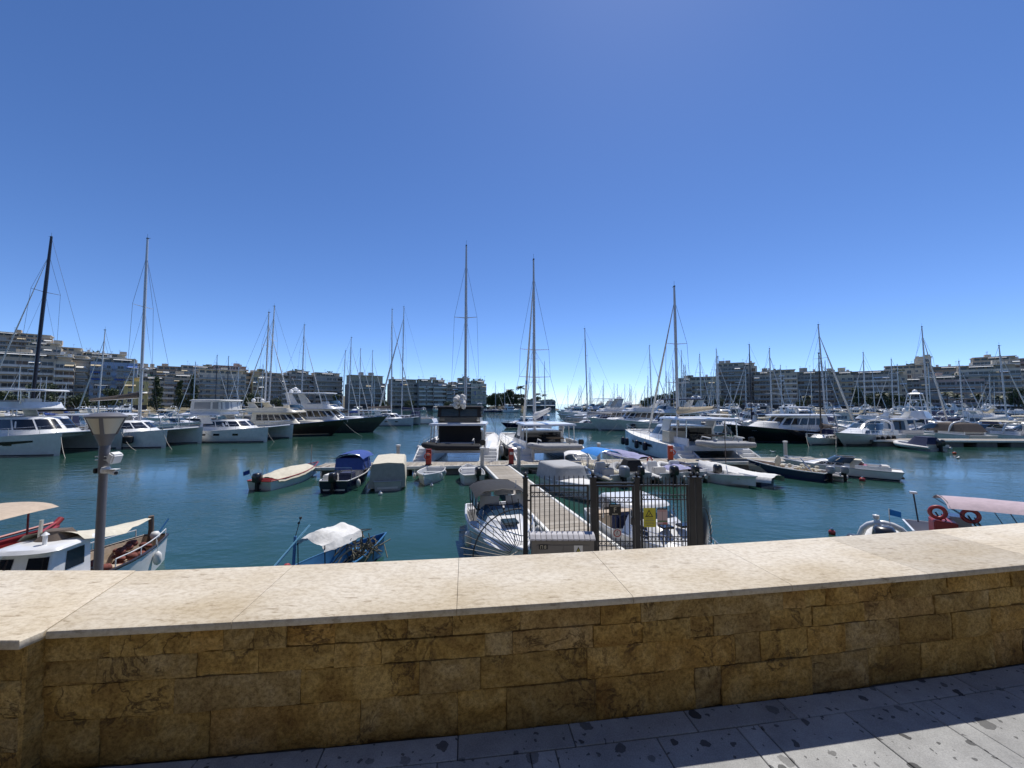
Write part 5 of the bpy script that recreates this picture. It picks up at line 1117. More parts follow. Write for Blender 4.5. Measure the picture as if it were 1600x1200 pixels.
def pedestal(x, dy, lab, m, hose=False):
    t = thing('service_pedestal', lab, 'pedestal', (x, py_(x)+dy, .55)); MB().box(-.17, .17, -.13, .13, .06, 1.0).build('cabinet', m, t, bevel=.03); MB().box(-.2, .2, -.17, .17, 0, .06).build('foot', MBLK, t); MB().box(-.19, .19, -.15, .15, 1.0, 1.06).build('lid', m, t, bevel=.02)
    MB().box(-.10, .10, -.14, -.128, .66, .84).build('hatch', MFRAME, t)
    if hose: MB().tube([(.22*math.cos(q*.6), -.19-.008*q, .62+.2*math.sin(q*.6)) for q in range(24)], .025, 5).build('hose', MPED2, t, smooth=60)
pedestal(-5.55, -.4, 'dark red service pedestal with coiled hose behind the white rowing dinghy', MPED, True); pedestal(-.05, -.55, 'crimson service pedestal standing at the gangway junction', MPED); pedestal(11.4, .2, 'orange-red service pedestal beside the navy-fendered catamaran', MPED2, True)

# ------------------------------------------------------------------ gate, side panels and anti-climb fans
MIRON = M('painted_iron', (.030, .030, .032), .45, var=.3, scale=6); GY = 8.8; GB = 1.04
fence = thing('pontoon_gate', 'dark iron gate and fence panels closing the gangway', 'gate', (0, GY, GB))
def post(x, s_=.105, h=1.93):
    mb = MB().box(x-s_/2, x+s_/2, -s_/2, s_/2, 0, h); mb.box(x-s_*.62, x+s_*.62, -s_*.62, s_*.62, h-.02, h+.015); mb.lathe([(.02, 0), (.03, .02), (.052, .06), (.03, .10), (.005, .11)], 8, (x, 0, h+.012)); mb.build('post', MIRON, fence, smooth=40)
for x in (.30, 1.82, 2.80, 4.02, 4.17): post(x, .105 if x not in (1.82, 4.17) else .125)
barm = {}
def barobj(x, z0, z1, spike=True, y=0, parent=None):
    k = (round(z1-z0, 3), spike)
    if k not in barm:
        h = z1-z0; mb = MB().box(-.009, .009, -.009, .009, 0, h)
        if spike: mb.lathe([(.014, h), (.002, h+.05)], 5)
        me = mb.mesh('bar'); me.materials.append(MIRON); barm[k] = me
    o = link('bar', barm[k], parent or fence); o.location = (x, y, z0)
def panel(x0, x1, z0, z1, n, up, name, rail_pairs):
    p = MB(); p.box(x0, x0+.04, -.02, .02, z0, z1); p.box(x1-.04, x1, -.02, .02, z0, z1); p.box(x0+.04, x1-.04, -.02, .02, z1-.04, z1); p.box(x0+.04, x1-.04, -.02, .02, z0, z0+.04); fr = p.build(name, MIRON, fence)
    for za, zb in rail_pairs:
        MB().box(x0+.04, x1-.04, -.012, .012, za-.01, za+.01).build('rail', MIRON, fr); MB().box(x0+.04, x1-.04, -.012, .012, zb-.01, zb+.01).build('rail', MIRON, fr)
        st = (x1-x0)/n; mb = MB()
        for i in range(n):
            a = x0+.03+st*i; b = a+st*.9; m_ = .2*(b-a); mb.bar((a+m_, 0, za+.015), (b-m_, 0, zb-.015), .009); mb.bar((a+m_, .004, zb-.015), (b-m_, .004, za+.015), .009)
        mb.build('cross_ornament', MIRON, fr)
    for i in range(1, n): barobj(x0+(x1-x0)*i/n, z0+.04, z1+up if up else z1-.04, bool(up), .02 if False else 0, fr)
panel(.40, 1.72, .35, 1.77, 12, .16, 'side_panel', [(1.50, 1.60)])
panel(1.90, 2.73, .05, 1.75, 8, 0, 'gate_leaf', [(1.38, 1.48), (.42, .52)])
panel(2.88, 3.95, .05, 1.77, 13, .14, 'side_panel', [(1.44, 1.54), (.52, .62)])
MB().bar((.30, 0, 1.42), (.42, 0, 1.42), .03).build('bracket', MIRON, fence); MB().bar((1.72, 0, 1.42), (1.82, 0, 1.42), .03).build('bracket', MIRON, fence); MB().bar((1.86, 0, 1.80), (2.76, 0, 1.80), .045).build('lintel', MIRON, fence)
MB().box(2.66, 2.73, -.05, .05, .88, 1.05).build('lock_case', MIRON, fence, bevel=.01)
def fan(cx, rot, n, a0, a1, name='anti_climb_fan'):
    f = MB()
    m = Matrix.Translation((cx, 0, .12)) @ Matrix.Rotation(rot, 4, 'Z')
    arc = [(1.12*math.cos(R(a0+(a1-a0)*i/14)), 0, 1.12*math.sin(R(a0+(a1-a0)*i/14))) for i in range(15)]
    f.tube(arc, .016, 5); f.xf(m); o = f.build(name, MIRON, fence, smooth=50)
    for i in range(n):
        a = R(a0+(a1-a0)*(i+.5)/n); l = 1.42 if i % 2 else 1.34; s = MB().tube([(.32*math.cos(a), 0, .32*math.sin(a)), (l*math.cos(a), 0, l*math.sin(a))], .009, 5); s.xf(m); s.build('spike', MIRON, o)
fan(.25, 0, 15, 92, 178); fan(4.24, R(54), 13, 2, 88)
# cabinet
cab = thing('electric_cabinet', 'low grey-beige electric cabinet with ribbed stone cap in front of the gate', 'cabinet', (0, GY-.35, GB+.13))
MCAB = M('cabinet_paint', (.20, .185, .17), .6, var=.12, scale=5); MCAPS = M('cabinet_cap', (.52, .51, .53), .8, var=.2, scale=6)
MB().box(.40, 1.70, -.28, .0, -.13, .62).build('body', MCAB, cab, bevel=.01); MB().box(.52, 1.05, -.292, -.278, .03, .53).build('door', MCAB, cab); MB().box(1.065, 1.60, -.292, -.278, .03, .53).build('door', MCAB, cab)
for i in range(12):
    x = .37 + i*.113; MB().loft([[(x+.004, y, z) for y, z in ((-.33, .63), (-.33, .66), (-.24, .73), (-.1, .75), (.04, .71), (.04, .63))], [(x+.109, y, z) for y, z in ((-.33, .63), (-.33, .66), (-.24, .73), (-.1, .75), (.04, .71), (.04, .63))]]).build('cap_rib', MCAPS, cab, bevel=.008)
MYEL = M('sign_yellow', (.58, .52, .04), .5); MBLKP = M('sign_black', (.012, .012, .012), .5); MWHT = M('sign_white', (.70, .69, .67), .5); MREDS = M('sign_red', (.42, .04, .04), .5); MGRN = M('sign_green', (.08, .18, .08), .5); MGOLD = M('sign_pale_letter', (.55, .50, .38), .5); MPINK = M('sign_pink', (.55, .40, .40), .5)
def flat(name, x0, x1, z0, z1, y, m, parent, th=.004): return MB().box(x0, x1, y-th, y, z0, z1).build(name, m, parent)
def tri(name, cx, z0, w, h, y, m, parent, hole=0.0):
    o = [(cx-w/2, z0), (cx+w/2, z0), (cx, z0+h)]
    mb = MB()
    if hole:
        c = (cx, z0+h/3); i_ = [(c[0]+(x-c[0])*(1-hole), c[1]+(z-c[1])*(1-hole)) for x, z in o]
        for a in range(3):
            b = (a+1) % 3; mb.add([(o[a][0], y, o[a][1]), (o[b][0], y, o[b][1]), (i_[b][0], y, i_[b][1]), (i_[a][0], y, i_[a][1])], [(0, 1, 2, 3)])
    else: mb.add([(x, y, z) for x, z in o], [(0, 1, 2)])
    return mb.build(name, m, parent)
def text(body, x, z, size, y, m, parent, sx=1.0):
    cu = bpy.data.curves.new('lettering', 'FONT'); cu.body = body; cu.size = size; cu.align_x = 'CENTER'; cu.align_y = 'CENTER'; cu.extrude = .001
    tmp = bpy.data.objects.new('tmp_text', cu); col.objects.link(tmp); bpy.context.view_layer.update()
    me = bpy.data.meshes.new_from_object(tmp.evaluated_get(bpy.context.evaluated_depsgraph_get())); bpy.data.objects.remove(tmp); me.materials.clear(); me.materials.append(m)
    o = link('lettering', me, parent); o.location = (x, y, z); o.rotation_euler = (math.pi/2, 0, 0); o.scale = (sx, 1, 1); return o
pl = flat('number_plate', .555, .74, .45, .54, -.294, MBLKP, cab); text('Π', .61, .493, .095, -.300, MGOLD, cab); text('8', .685, .493, .095, -.300, MGOLD, cab)
flat('warning_plate', 1.28, 1.46, .25, .53, -.294, MWHT, cab); tri('triangle_field', 1.37, .325, .15, .165, -.300, MYEL, cab); tri('triangle_border', 1.37, .315, .18, .19, -.302, MBLKP, cab, .26)
mb = MB(); mb.add([(1.38, -.304, .46), (1.352, -.304, .40), (1.368, -.304, .40), (1.36, -.304, .345), (1.39, -.304, .41), (1.373, -.304, .41)], [(0, 1, 2, 3, 4, 5)]); mb.build('bolt_symbol', MBLKP, cab)
for z in (.292, .268): flat('print_line', 1.295, 1.445, z-.006, z+.006, -.299, MBLKP, cab, .001)
# signs on the fence (each a thing fixed to it)
sg = thing('sign', 'black pier plaque with a pale letter F on the gate leaf', 'sign', (0, GY-.035, GB)); flat('plate', 2.16, 2.43, 1.10, 1.345, 0, MBLKP, sg); text('F', 2.295, 1.215, .15, -.006, MGOLD, sg); flat('print_line', 2.19, 2.40, 1.300, 1.315, -.0045, MGOLD, sg, .001); flat('print_line', 2.23, 2.36, 1.120, 1.135, -.0045, MGOLD, sg, .001)
sg = thing('sign', 'round red prohibition sign low on the gate leaf', 'sign', (2.34, GY-.035, GB+.71)); flat('plate', -.095, .095, -.095, .095, 0, MWHT, sg); ring = MB()
for i in range(24):
    a, b = 2*math.pi*i/24, 2*math.pi*(i+1)/24; ring.add([(.085*math.cos(a), -.006, .085*math.sin(a)), (.085*math.cos(b), -.006, .085*math.sin(b)), (.066*math.cos(b), -.006, .066*math.sin(b)), (.066*math.cos(a), -.006, .066*math.sin(a))], [(0, 1, 2, 3)])
ring.build('red_ring', MREDS, sg); MB().bar((-.048, -.007, .048), (.048, -.007, -.048), .016, .002).build('red_slash', MREDS, sg)
mb = MB(); mb.bar((-.03, -.0055, -.03), (.0, -.0055, .02), .022, .002); mb.bar((0, -.0055, .02), (.03, -.0055, -.035), .02, .002); mb.lathe([(.004, -.001), (.013, 0), (.004, .001)], 8, (.005, -.006, .04), 'y'); mb.build('walker_symbol', MBLKP, sg)
sg = thing('sign', 'yellow warning sign with black triangle on the side panel', 'sign', (0, GY-.03, GB)); flat('plate', 2.93, 3.20, .84, 1.26, 0, MYEL, sg); tri('triangle_border', 3.055, 1.06, .18, .165, -.006, MBLKP, sg, .30); mb = MB(); mb.bar((3.01, -.006, 1.085), (3.06, -.006, 1.105), .02, .002); mb.bar((3.05, -.006, 1.10), (3.075, -.006, 1.145), .02, .002); mb.build('slip_symbol', MBLKP, sg)
for z, w in ((1.02, .16), (.985, .2), (.95, .18), (.915, .2), (.88, .15)): flat('print_line', 3.065-w/2, 3.065+w/2, z-.005, z+.005, -.0045, MCAB, sg, .001)
sg = thing('sign', 'small pink and white notice with dark bands beside the yellow sign', 'sign', (0, GY-.03, GB)); flat('plate', 3.235, 3.465, .885, 1.255, 0, MPINK, sg); flat('top_band', 3.235, 3.465, 1.225, 1.255, -.0045, MBLKP, sg, .001); flat('green_band', 3.235, 3.465, .955, .985, -.0045, MGRN, sg, .001); flat('red_band', 3.36, 3.465, .915, .94, -.0045, MREDS, sg, .001); flat('bottom_band', 3.235, 3.465, .885, .90, -.0045, MBLKP, sg, .001); flat('divider', 3.347, 3.353, .985, 1.18, -.0045, MBLKP, sg, .001); flat('heading_line', 3.26, 3.44, 1.19, 1.20, -.0045, MREDS, sg, .001)

# ------------------------------------------------------------------ street lamp with cameras
lamp = thing('street_lamp', 'grey street lamp with inverted cone head and two white cameras', 'lamp', (-4.91, 4.7, QZ))
MLAMP = M('lamp_paint', (.14, .14, .155), .45, var=.1, scale=8); MOPAL = M('opal_panel', (.52, .49, .40), .4); lz = 3.45
MB().lathe([(.08, 0), (.08, .02), (.046, .04), (.041, 2.75)], 16).build('pole', MLAMP, lamp, smooth=40); MB().lathe([(.041, 2.74), (.05, 2.76), (.05, 3.08), (.042, 3.1)], 16).build('collar', MLAMP, lamp, smooth=40)
MB().lathe([(.05, 3.08), (.098, 3.22)], 16).build('lower_cone', MLAMP, lamp, smooth=40)
for i in range(4):
    a0, a1 = math.pi/2*i+.10+.55, math.pi/2*(i+1)-.10+.55; mb = MB(); A, B_ = [], []
    for q in range(7):
        a = lerp(a0, a1, q/6); A.append((.096*math.cos(a), .096*math.sin(a), 3.221)); B_.append((.168*math.cos(a), .168*math.sin(a), 3.41))
    mb.loft([A, B_], False).build('opal_panel', MOPAL, lamp, smooth=60)
    a = math.pi/2*i+.55; MB().bar((.097*math.cos(a), .097*math.sin(a), 3.21), (.171*math.cos(a), .171*math.sin(a), 3.42), .034, .018).build('rib', MLAMP, lamp)
MB().lathe([(.165, 3.405), (.188, 3.42), (.188, 3.432), (.13, 3.465), (.02, 3.48)], 24).build('lid', MLAMP, lamp, smooth=30)
MWP = M('camera_white', (.74, .74, .73), .4)
t = thing('security_camera', 'white square floodlight box clamped to the lamp pole', 'camera', (-4.91, 4.7, QZ+2.93)); mb = MB(); mb.bar((-.075, -.03, .02), (.10, -.03, .02), .012); mb.bar((-.075, -.03, -.02), (.10, -.03, -.02), .012); mb.build('clamp', MINOX, t)
MB().add([(.08, -.07, -.03), (.12, -.07, .08), (.19, -.07, .04), (.15, -.07, -.075), (.08, .06, -.03), (.12, .06, .08), (.19, .06, .04), (.15, .06, -.075)], [(0, 1, 2, 3), (7, 6, 5, 4), (0, 4, 5, 1), (1, 5, 6, 2), (2, 6, 7, 3), (3, 7, 4, 0)]).build('housing', MWP, t, bevel=.015)
t = thing('security_camera', 'white bullet camera pointing along the quay below the floodlight', 'camera', (-4.91, 4.7, QZ+2.78)); MB().lathe([(.01, -.04), (.045, -.03), (.05, 0), (.04, .035), (.01, .04)], 12, (.06, -.03, .01)).build('mount', MWP, t, smooth=50)
MB().tube([(.08, -.03, 0), (.2, -.05, -.02)], [.026, .03], 10).build('barrel', MWP, t, smooth=40); MB().box(.07, .23, -.085, -.02, .02, .028).build('sun_shield', MWP, t, bevel=.003); MB().lathe([(.02, 0), (.02, .01)], 10, (.2, -.05, -.022), 'x').build('lens', MBLK, t); MB().box(-.09, -.05, -.04, .04, -.03, .03).build('junction_box', MBLK, t, bevel=.008)

# ------------------------------------------------------------------ small craft
def outboard(parent, x, y, z, s=1.0, m=None, tilt=0):
    m_ = Matrix.Translation((x, y, z)) @ Matrix.Rotation(tilt, 4, 'Y') @ Matrix.Scale(s, 4)
    mb = MB().loft([[(a*sc_, b*sc_, z_) for a, b in ((-.26, -.13), (-.26, .13), (-.1, .19), (.14, .17), (.2, .1), (.2, -.1), (.14, -.17), (-.1, -.19))] for z_, sc_ in ((.0, .82), (.08, 1), (.3, 1), (.42, .92), (.47, .7))]); mb.xf(m_); o = mb.build('outboard', m or MENG, parent, smooth=50)
    mb = MB().box(-.12, .06, -.06, .06, -.6, .02); mb.box(-.2, .12, -.12, .12, -.42, -.39); mb.box(.06, .22, -.09, .09, -.15, .1); mb.lathe([(.01, -.3), (.06, -.2), (.06, .1), (.02, .2)], 8, (0, 0, -.66), 'x'); mb.xf(m_); mb.build('outboard_leg', MBLK, o)
    return o
def open_boat(label, L, B, hm, inner=None, fs=.5, fb=.75, gun=None, thwarts=3, eng=None, name='small_boat', floor=.1, engy=0, group=None, bow=.5, rubr=.035, ez=None, es=1.0, cat='boat', sf=.8):
    t = thing(name, label, cat, group=group); Hh = Hull(L, B, fs, fb, bow=bow, stern=-.08, draft=.25, sf=sf, fine=1.9, flare=.3, mid=.45); Hh.mesh(11).build('hull', hm, t, smooth=35)
    mb = MB(); rings = []
    for i in range(12):
        q = i/11*.97+.012; h = Hh.sh(q); b = max(.01, Hh.hb(q)-.06); x = Hh.x(q, h); bb = max(.008, b*.8); rings.append([(x, -b, h-.005), (x, -bb, floor), (x, bb, floor), (x, b, h-.005)])
    mb.loft(rings, False); mb.add(rings[0], [(0, 1, 2, 3)]); mb.build('liner', inner or HW, t, smooth=30)
    mb = MB().tube(Hh.sheerline(1, 0, 1, 0, .985) , rubr, 6); mb.merge(MB().tube(Hh.sheerline(-1, 0, 1, 0, .985), rubr, 6)); p0, p1 = Hh.sheerline(1, 0, .01, 0, .985, 1)[0], Hh.sheerline(-1, 0, .01, 0, .985, 1)[0]; mb.tube([p0, p1], rubr, 6); mb.build('gunwale', gun or hm, t, smooth=60)
    for i in range(thwarts):
        q = .18+.6*i/max(1, thwarts-1) if thwarts > 1 else .4; h = Hh.sh(q); b = Hh.hb(q)-.05; x = Hh.x(q, h); MB().box(x-.14, x+.14, -b*.93, b*.93, h-.2, h-.15).build('thwart', MPLK2 if inner is None else inner, t, bevel=.01)
    if eng: outboard(t, -L/2-.16, engy, ez or fs-.02, es, eng)
    return t, Hh
def tarp(parent, Hh, m, peak=.35, t0=.05, t1=.93, name='tarpaulin', over=.06, seed=0, ridge=None, drop=.12, n=18, k=9):
    mb = MB(); rings = []; r = random.Random(seed)
    for i in range(n+1):
        q = lerp(t0, t1, i/n); h = Hh.sh(q); b = Hh.hb(q)+over; x = Hh.x(q, h); pk = peak*(ridge(i/n) if ridge else math.sin(math.pi*(.15+.7*i/n)))
        ring = []
        for j in range(-k, k+1):
            v = j/k; y = b*v; z = h + pk*(1-abs(v)**1.6) + .05*mnoise.noise(Vector((x*2.4, y*3, seed)))*(1.5 if peak > .2 else 1) + .02*mnoise.noise(Vector((x*7, y*6, seed))) - (drop if abs(j) == k else 0)
            ring.append((x, y*(1 if abs(j) < k else 1.0), z))
        rings.append(ring)
    return mb.loft(rings, False).build(name, m, parent, smooth=70)
def bimini_top(parent, x0, x1, w, z, m, arch=.18, name='bimini', sag=0, frame=True, zbase=.7, posts=3, fm=None, seed=0):
    mb = MB(); rings = []
    for i in range(11):
        x = lerp(x0, x1, i/10); e = 1-abs(2*i/10-1)**3
        rings.append([(x, w/2*j/5, z + arch*(1-(j/5)**2)*1.0 + .05*e - .10*(abs(j/5)**6) - sag*math.sin(math.pi*i/10*3)**2*.5 + .012*mnoise.noise(Vector((x*3, j, seed)))) for j in range(-5, 6)])
    mb.loft(rings, False).build(name, m, parent, smooth=60)
    if frame:
        f = MB()
        for i in range(posts):
            x = lerp(x0+.05, x1-.05, i/(posts-1)); xb = lerp((x0+x1)/2, x, .35)
            pts = [(xb, -w/2*.97, zbase), (x, -w/2*.97, z-.08)] + [(x, w/2*.97*j/3, z+arch*(1-(j/3)**2)+.02) for j in (-2, 0, 2)] + [(x, w/2*.97, z-.08), (xb, w/2*.97, zbase)]
            f.tube(pts, .014, 5)
        f.build('bimini_frame', fm or MINOX, parent, smooth=60)
# left of the gangway, stern towards the wall
t, H_ = open_boat('white wooden boat with red rails under a cream tarpaulin', 4.9, 1.75, HW, gun=HRED, fs=.5, fb=.8, eng=MENG, thwarts=2); place(t, (-13.15, 23.4, 0), R(82)); tarp(t, H_, CAN['cream'], .32, .1, .80, seed=1); MB().tube([(1.7, 0, .6), (1.75, 0, 2.0)], .025, 6).build('short_mast', MPLK, t); MB().box(-2.3, -1.9, -.6, .6, .4, .56).build('stern_locker', HRED, t, bevel=.03)
mb = MB(); mb.tube([(-2.5, .4, .5), (-2.7, .45, 1.15)], .012, 5); mb.build('flag_pole', MINOX, t); MB().add([(-2.68, .45, 1.12), (-2.65, .45, .9), (-2.9, .6, .82), (-2.93, .6, 1.04)], [(0, 1, 2, 3)]).build('flag', CAN['blue'], t)
t, H_ = open_boat('dark hulled motorboat with royal blue folded sun canopy', 5.0, 1.85, HNV, inner=HW, fs=.62, fb=.85, eng=MENG, thwarts=1, gun=HW); place(t, (-9.35, 22.9, 0), R(92)); MB().box(-2.2, -1.5, -.75, -.1, .2, .95).build('stern_seat', CAN['navy'], t, bevel=.05); MB().box(-2.2, -1.5, .15, .75, .2, .85).build('stern_seat', MDECK, t, bevel=.05); MB().box(-.2, .25, -.6, .6, .2, 1.15).build('console', HW, t, bevel=.06)
bimini_top(t, -.6, 1.3, 1.65, 1.55, CAN['blue'], .22, zbase=.8); Cabin(-.55, 1.3, 1.6, .85, 1.5, .3, .05, .05, .4).mesh(crown=.02).build('canopy_skirt', CAN['blue'], t, smooth=40); fender(t, (-1.8, 1.0, .35), .11, .45, MFENDW); fender(t, (-1.8, -1.0, .35), .11, .45, MFENDW)
MB().tube([(-2.3, -.8, .7), (-2.3, -.8, 1.25), (-2.3, .8, 1.25), (-2.3, .8, .7)], .02, 6).build('stern_rail', MINOX, t, smooth=50)
t, H_ = open_boat('small boat wholly boxed in by a grey and cream tarpaulin', 4.2, 1.7, HG, fs=.5, fb=.7, thwarts=1); place(t, (-7.13, 22.9, 0), R(104))
rings = []
for i in range(9):
    x = lerp(-2.05, 1.3, i/8); tt = i/8; top_ = 1.42+.08*math.sin(tt*2.2); sw = .04*math.sin(tt*9)
    rings.append([(x, -.90-sw*.4, .14), (x, -.91, .6), (x, -.86, top_-.1), (x, -.78, top_), (x, 0, top_+.06), (x, .78, top_), (x, .86, top_-.1), (x, .92, .6), (x, 1.02+sw, .14)])
MB().loft(rings).build('box_cover', CAN['cream'], t, smooth=40); MB().add([(-2.06, -.89, .16), (-2.06, -.2, .10), (-2.06, -.05, .34), (-2.06, .3, .34), (-2.06, .4, .10), (-2.06, .95, .18), (-2.07, .86, 1.32), (-2.07, .76, 1.41), (-2.07, -.76, 1.41), (-2.07, -.86, 1.32)], [tuple(range(10))]).build('end_flap', CAN['grey'], t)
t, H_ = open_boat('empty white rowing dinghy moored bow outwards', 3.3, 1.55, HW, inner=HG, fs=.5, fb=.62, thwarts=3, rubr=.05, bow=.25); place(t, (-4.95, 23.6, 0), R(-90)); fender(t, (.6, -.78, .4), .09, .35, MFENDW); fender(t, (.6, .78, .4), .09, .35, MFENDW); fender(t, (-.5, .82, .4), .09, .35, MFENDW)
t, H_ = open_boat('little white tender with black outboard squeezed beside the gangway junction', 3.1, 1.5, HW, inner=HW, fs=.55, fb=.7, thwarts=1, eng=MENG, engy=-.2); place(t, (-2.55, 24.0, 0), R(104)); MB().box(-.4, .3, -.6, .6, .3, .72).build('console', HW, t, bevel=.08)
# cabin boat by the gangway
t, H_ = open_boat('white cabin boat with black bimini and grey side curtains beside the gangway', 5.6, 2.1, HW, inner=HW, fs=.72, fb=.98, thwarts=0, floor=.25, rubr=.045, name='cabin_boat'); place(t, (-.32, 12.6, 0), R(-77))
c = Cabin(-.1, 2.35, 1.62, .78, 1.12, 1.2, 0, .22, 1.5); c.mesh(crown=.08).build('cuddy', HW, t, smooth=40); MB().box(.9, 1.35, -.24, .24, 1.16, 1.22).build('hatch', MGLB, t, bevel=.02); H_.deck(.02, .95, t0=.42, t1=1).build('foredeck', MDECK, t)
ws = Cabin(-.4, .75, 1.6, 1.05, 1.42, .55, -.1, .1, .8)
for a, b in ((.1, .48), (.5, .74), (.76, .99)): panes(ws, t, [(a, b, .05, 1)], MGLB, 'windscreen')
us = [.08+.92*i/10 for i in range(11)]; MB().tube([ws.p(u, 1.02) for u in us] + [ws.p(u, 1.02, -1) for u in us[-2::-1]], .02, 5).build('windscreen_frame', MBLK, t, smooth=60)
bimini_top(t, -1.75, .1, 1.75, 1.75, CAN['black'], .12, zbase=.8, fm=MBLK, posts=3)
w2 = Cabin(-1.7, .1, 1.66, 1.28, 1.72, .05, .0, .03, .3); 
for a, b in ((.10, .42), (.45, .72), (.76, .98)): panes(w2, t, [(a, b, .05, .95)], MVINYL, 'side_curtain')
w2.aft_pane(-.78, -.05, .05, .95).build('side_curtain', MVINYL, t); w2.aft_pane(.05, .78, .05, .95).build('side_curtain', MVINYL, t)
mb = MB(); us = [.04+.96*i/12 for i in range(13)]; mb.tube([w2.p(u, 0) for u in us] + [w2.p(u, 0, -1) for u in us[-2::-1]], .025, 5); mb.build('curtain_hem', CAN['black'], t)
MB().box(-2.5, -2.0, -.85, .85, .3, .75).build('stern_bench', MCUSH, t, bevel=.05); outboard(t, -3.0, 0, .6, 1.0, MENG); MB().tube([(-.2, .5, 1.1), (-.25, .52, 2.1)], .012, 5).build('whip_aerial', HW, t)
bow_rail(H_, t, .62, .32); rope(t, (2.6, 0, .95), (3.3, -1.4, .9), .12, .015); fender(t, (.3, -1.12, .5), .11, .5, MFENDW); fender(t, (.3, 1.12, .5), .11, .5, MFENDW); fender(t, (-1.5, 1.12, .5), .11, .5, MFENDW)
# right of the gangway
t, H_ = open_boat('boat under a boxy grey cover right of the gangway', 5.0, 1.9, HW, fs=.6, fb=.8, thwarts=0, eng=MENGP); place(t, (3.05, 20.6, 0), R(-72)); Cabin(-2.35, .5, 1.95, .5, 1.28, .25, .1, .12, .35, aft=.2).mesh(crown=.10).build('boxy_cover', CAN['grey'], t, smooth=40); tarp(t, H_, CAN['white'], .12, .5, .95, seed=8, drop=.25)
t, H_ = open_boat('white cabin boat with flat white hardtop seen through the gate', 5.8, 2.2, HW, inner=HW, fs=.72, fb=1.0, thwarts=0, floor=.25, name='cabin_boat'); place(t, (4.2, 11.9, 0), R(-77)); c = Cabin(-.2, 1.9, 1.7, .8, 1.25, 1.0, 0, .2, 1.2); c.mesh().build('cuddy', HW, t, smooth=40); panes(c, t, [(.2, .5, .3, .8)]); H_.deck(.02, .95, t0=.45, t1=1).build('foredeck', MDECK, t)
plate(-1.8, .1, 1.6, 1.5, .06, .4).build('hardtop', HW, t, smooth=40)
for x in (-1.8, .1):
    for y in (-.8, .8): MB().tube([(x*.95, y*.9, .75), (x*.95, y*.9, 1.51)], .022, 5).build('hardtop_post', MINOX, t)
ws = Cabin(-.3, .75, 1.5, 1.1, 1.48, .35, 0, .06, .6)
for a, b in ((.3, .7), (.74, .99)): panes(ws, t, [(a, b, .05, .95)], MGLB, 'windscreen')
MB().box(1.0, 1.3, -.45, -.1, 1.25, 1.31).build('hatch', MGL, t, bevel=.02); MB().box(1.0, 1.3, .1, .45, 1.25, 1.31).build('hatch', MGL, t, bevel=.02); MB().box(-1.4, -.9, -.6, .1, .3, 1.0).build('helm_seat', CAN['navy'], t, bevel=.06); MB().box(-2.5, -2.0, -.85, .85, .3, .8).build('stern_bench', CAN['sand'], t, bevel=.06); outboard(t, -3.1, 0, .65, 1, MENGG); bow_rail(H_, t, .6, .3)
# inflatables along the pontoon
def rib(label, L, B, tubem, eng, console=True, group=None, seats=None, es=1.0, name='inflatable_boat'):
    t = thing(name, label, 'inflatable', group=group); r_ = .21; y = B/2-r_; z = .34
    pts = [(-L/2, -y, z), (L*.1, -y, z), (L*.3, -y*.82, z+.05), (L*.43, -y*.42, z+.13), (L*.48, 0, z+.17), (L*.43, y*.42, z+.13), (L*.3, y*.82, z+.05), (L*.1, y, z), (-L/2, y, z)]
    MB().tube(pts, [r_*.55] + [r_]*7 + [r_*.55], 10).build('tube', tubem, t, smooth=60); MB().tube([(p[0]*1.01, p[1]*(1+.2/B*2.1), p[2]+.02) for p in pts], .03, 5).build('rub_strake', MBLK, t, smooth=60)
    Hull(L*.94, B*.72, .25, .4, bow=.4, draft=.25, sf=.9).mesh(9).build('keel_hull', HG, t, smooth=40); MB().box(-L*.46, L*.3, -y*.85, y*.85, .2, .3).build('floor', MDECK, t)
    MB().box(-L*.46, -L*.44, -y, y, .2, .62).build('transom', HG, t)
    if console: MB().loft([[(0, -.35, .3), (.5, -.35, .3), (.5, .35, .3), (0, .35, .3)], [(.08, -.3, 1.0), (.3, -.3, 1.0), (.3, .3, 1.0), (.08, .3, 1.0)]]).build('console', HW, t, bevel=.04); MB().box(-.75, -.4, -.4, .4, .3, .75).build('seat', seats or MCUSH, t, bevel=.05)
    if eng: outboard(t, -L/2-.02, 0, .56, es, eng)
    return t
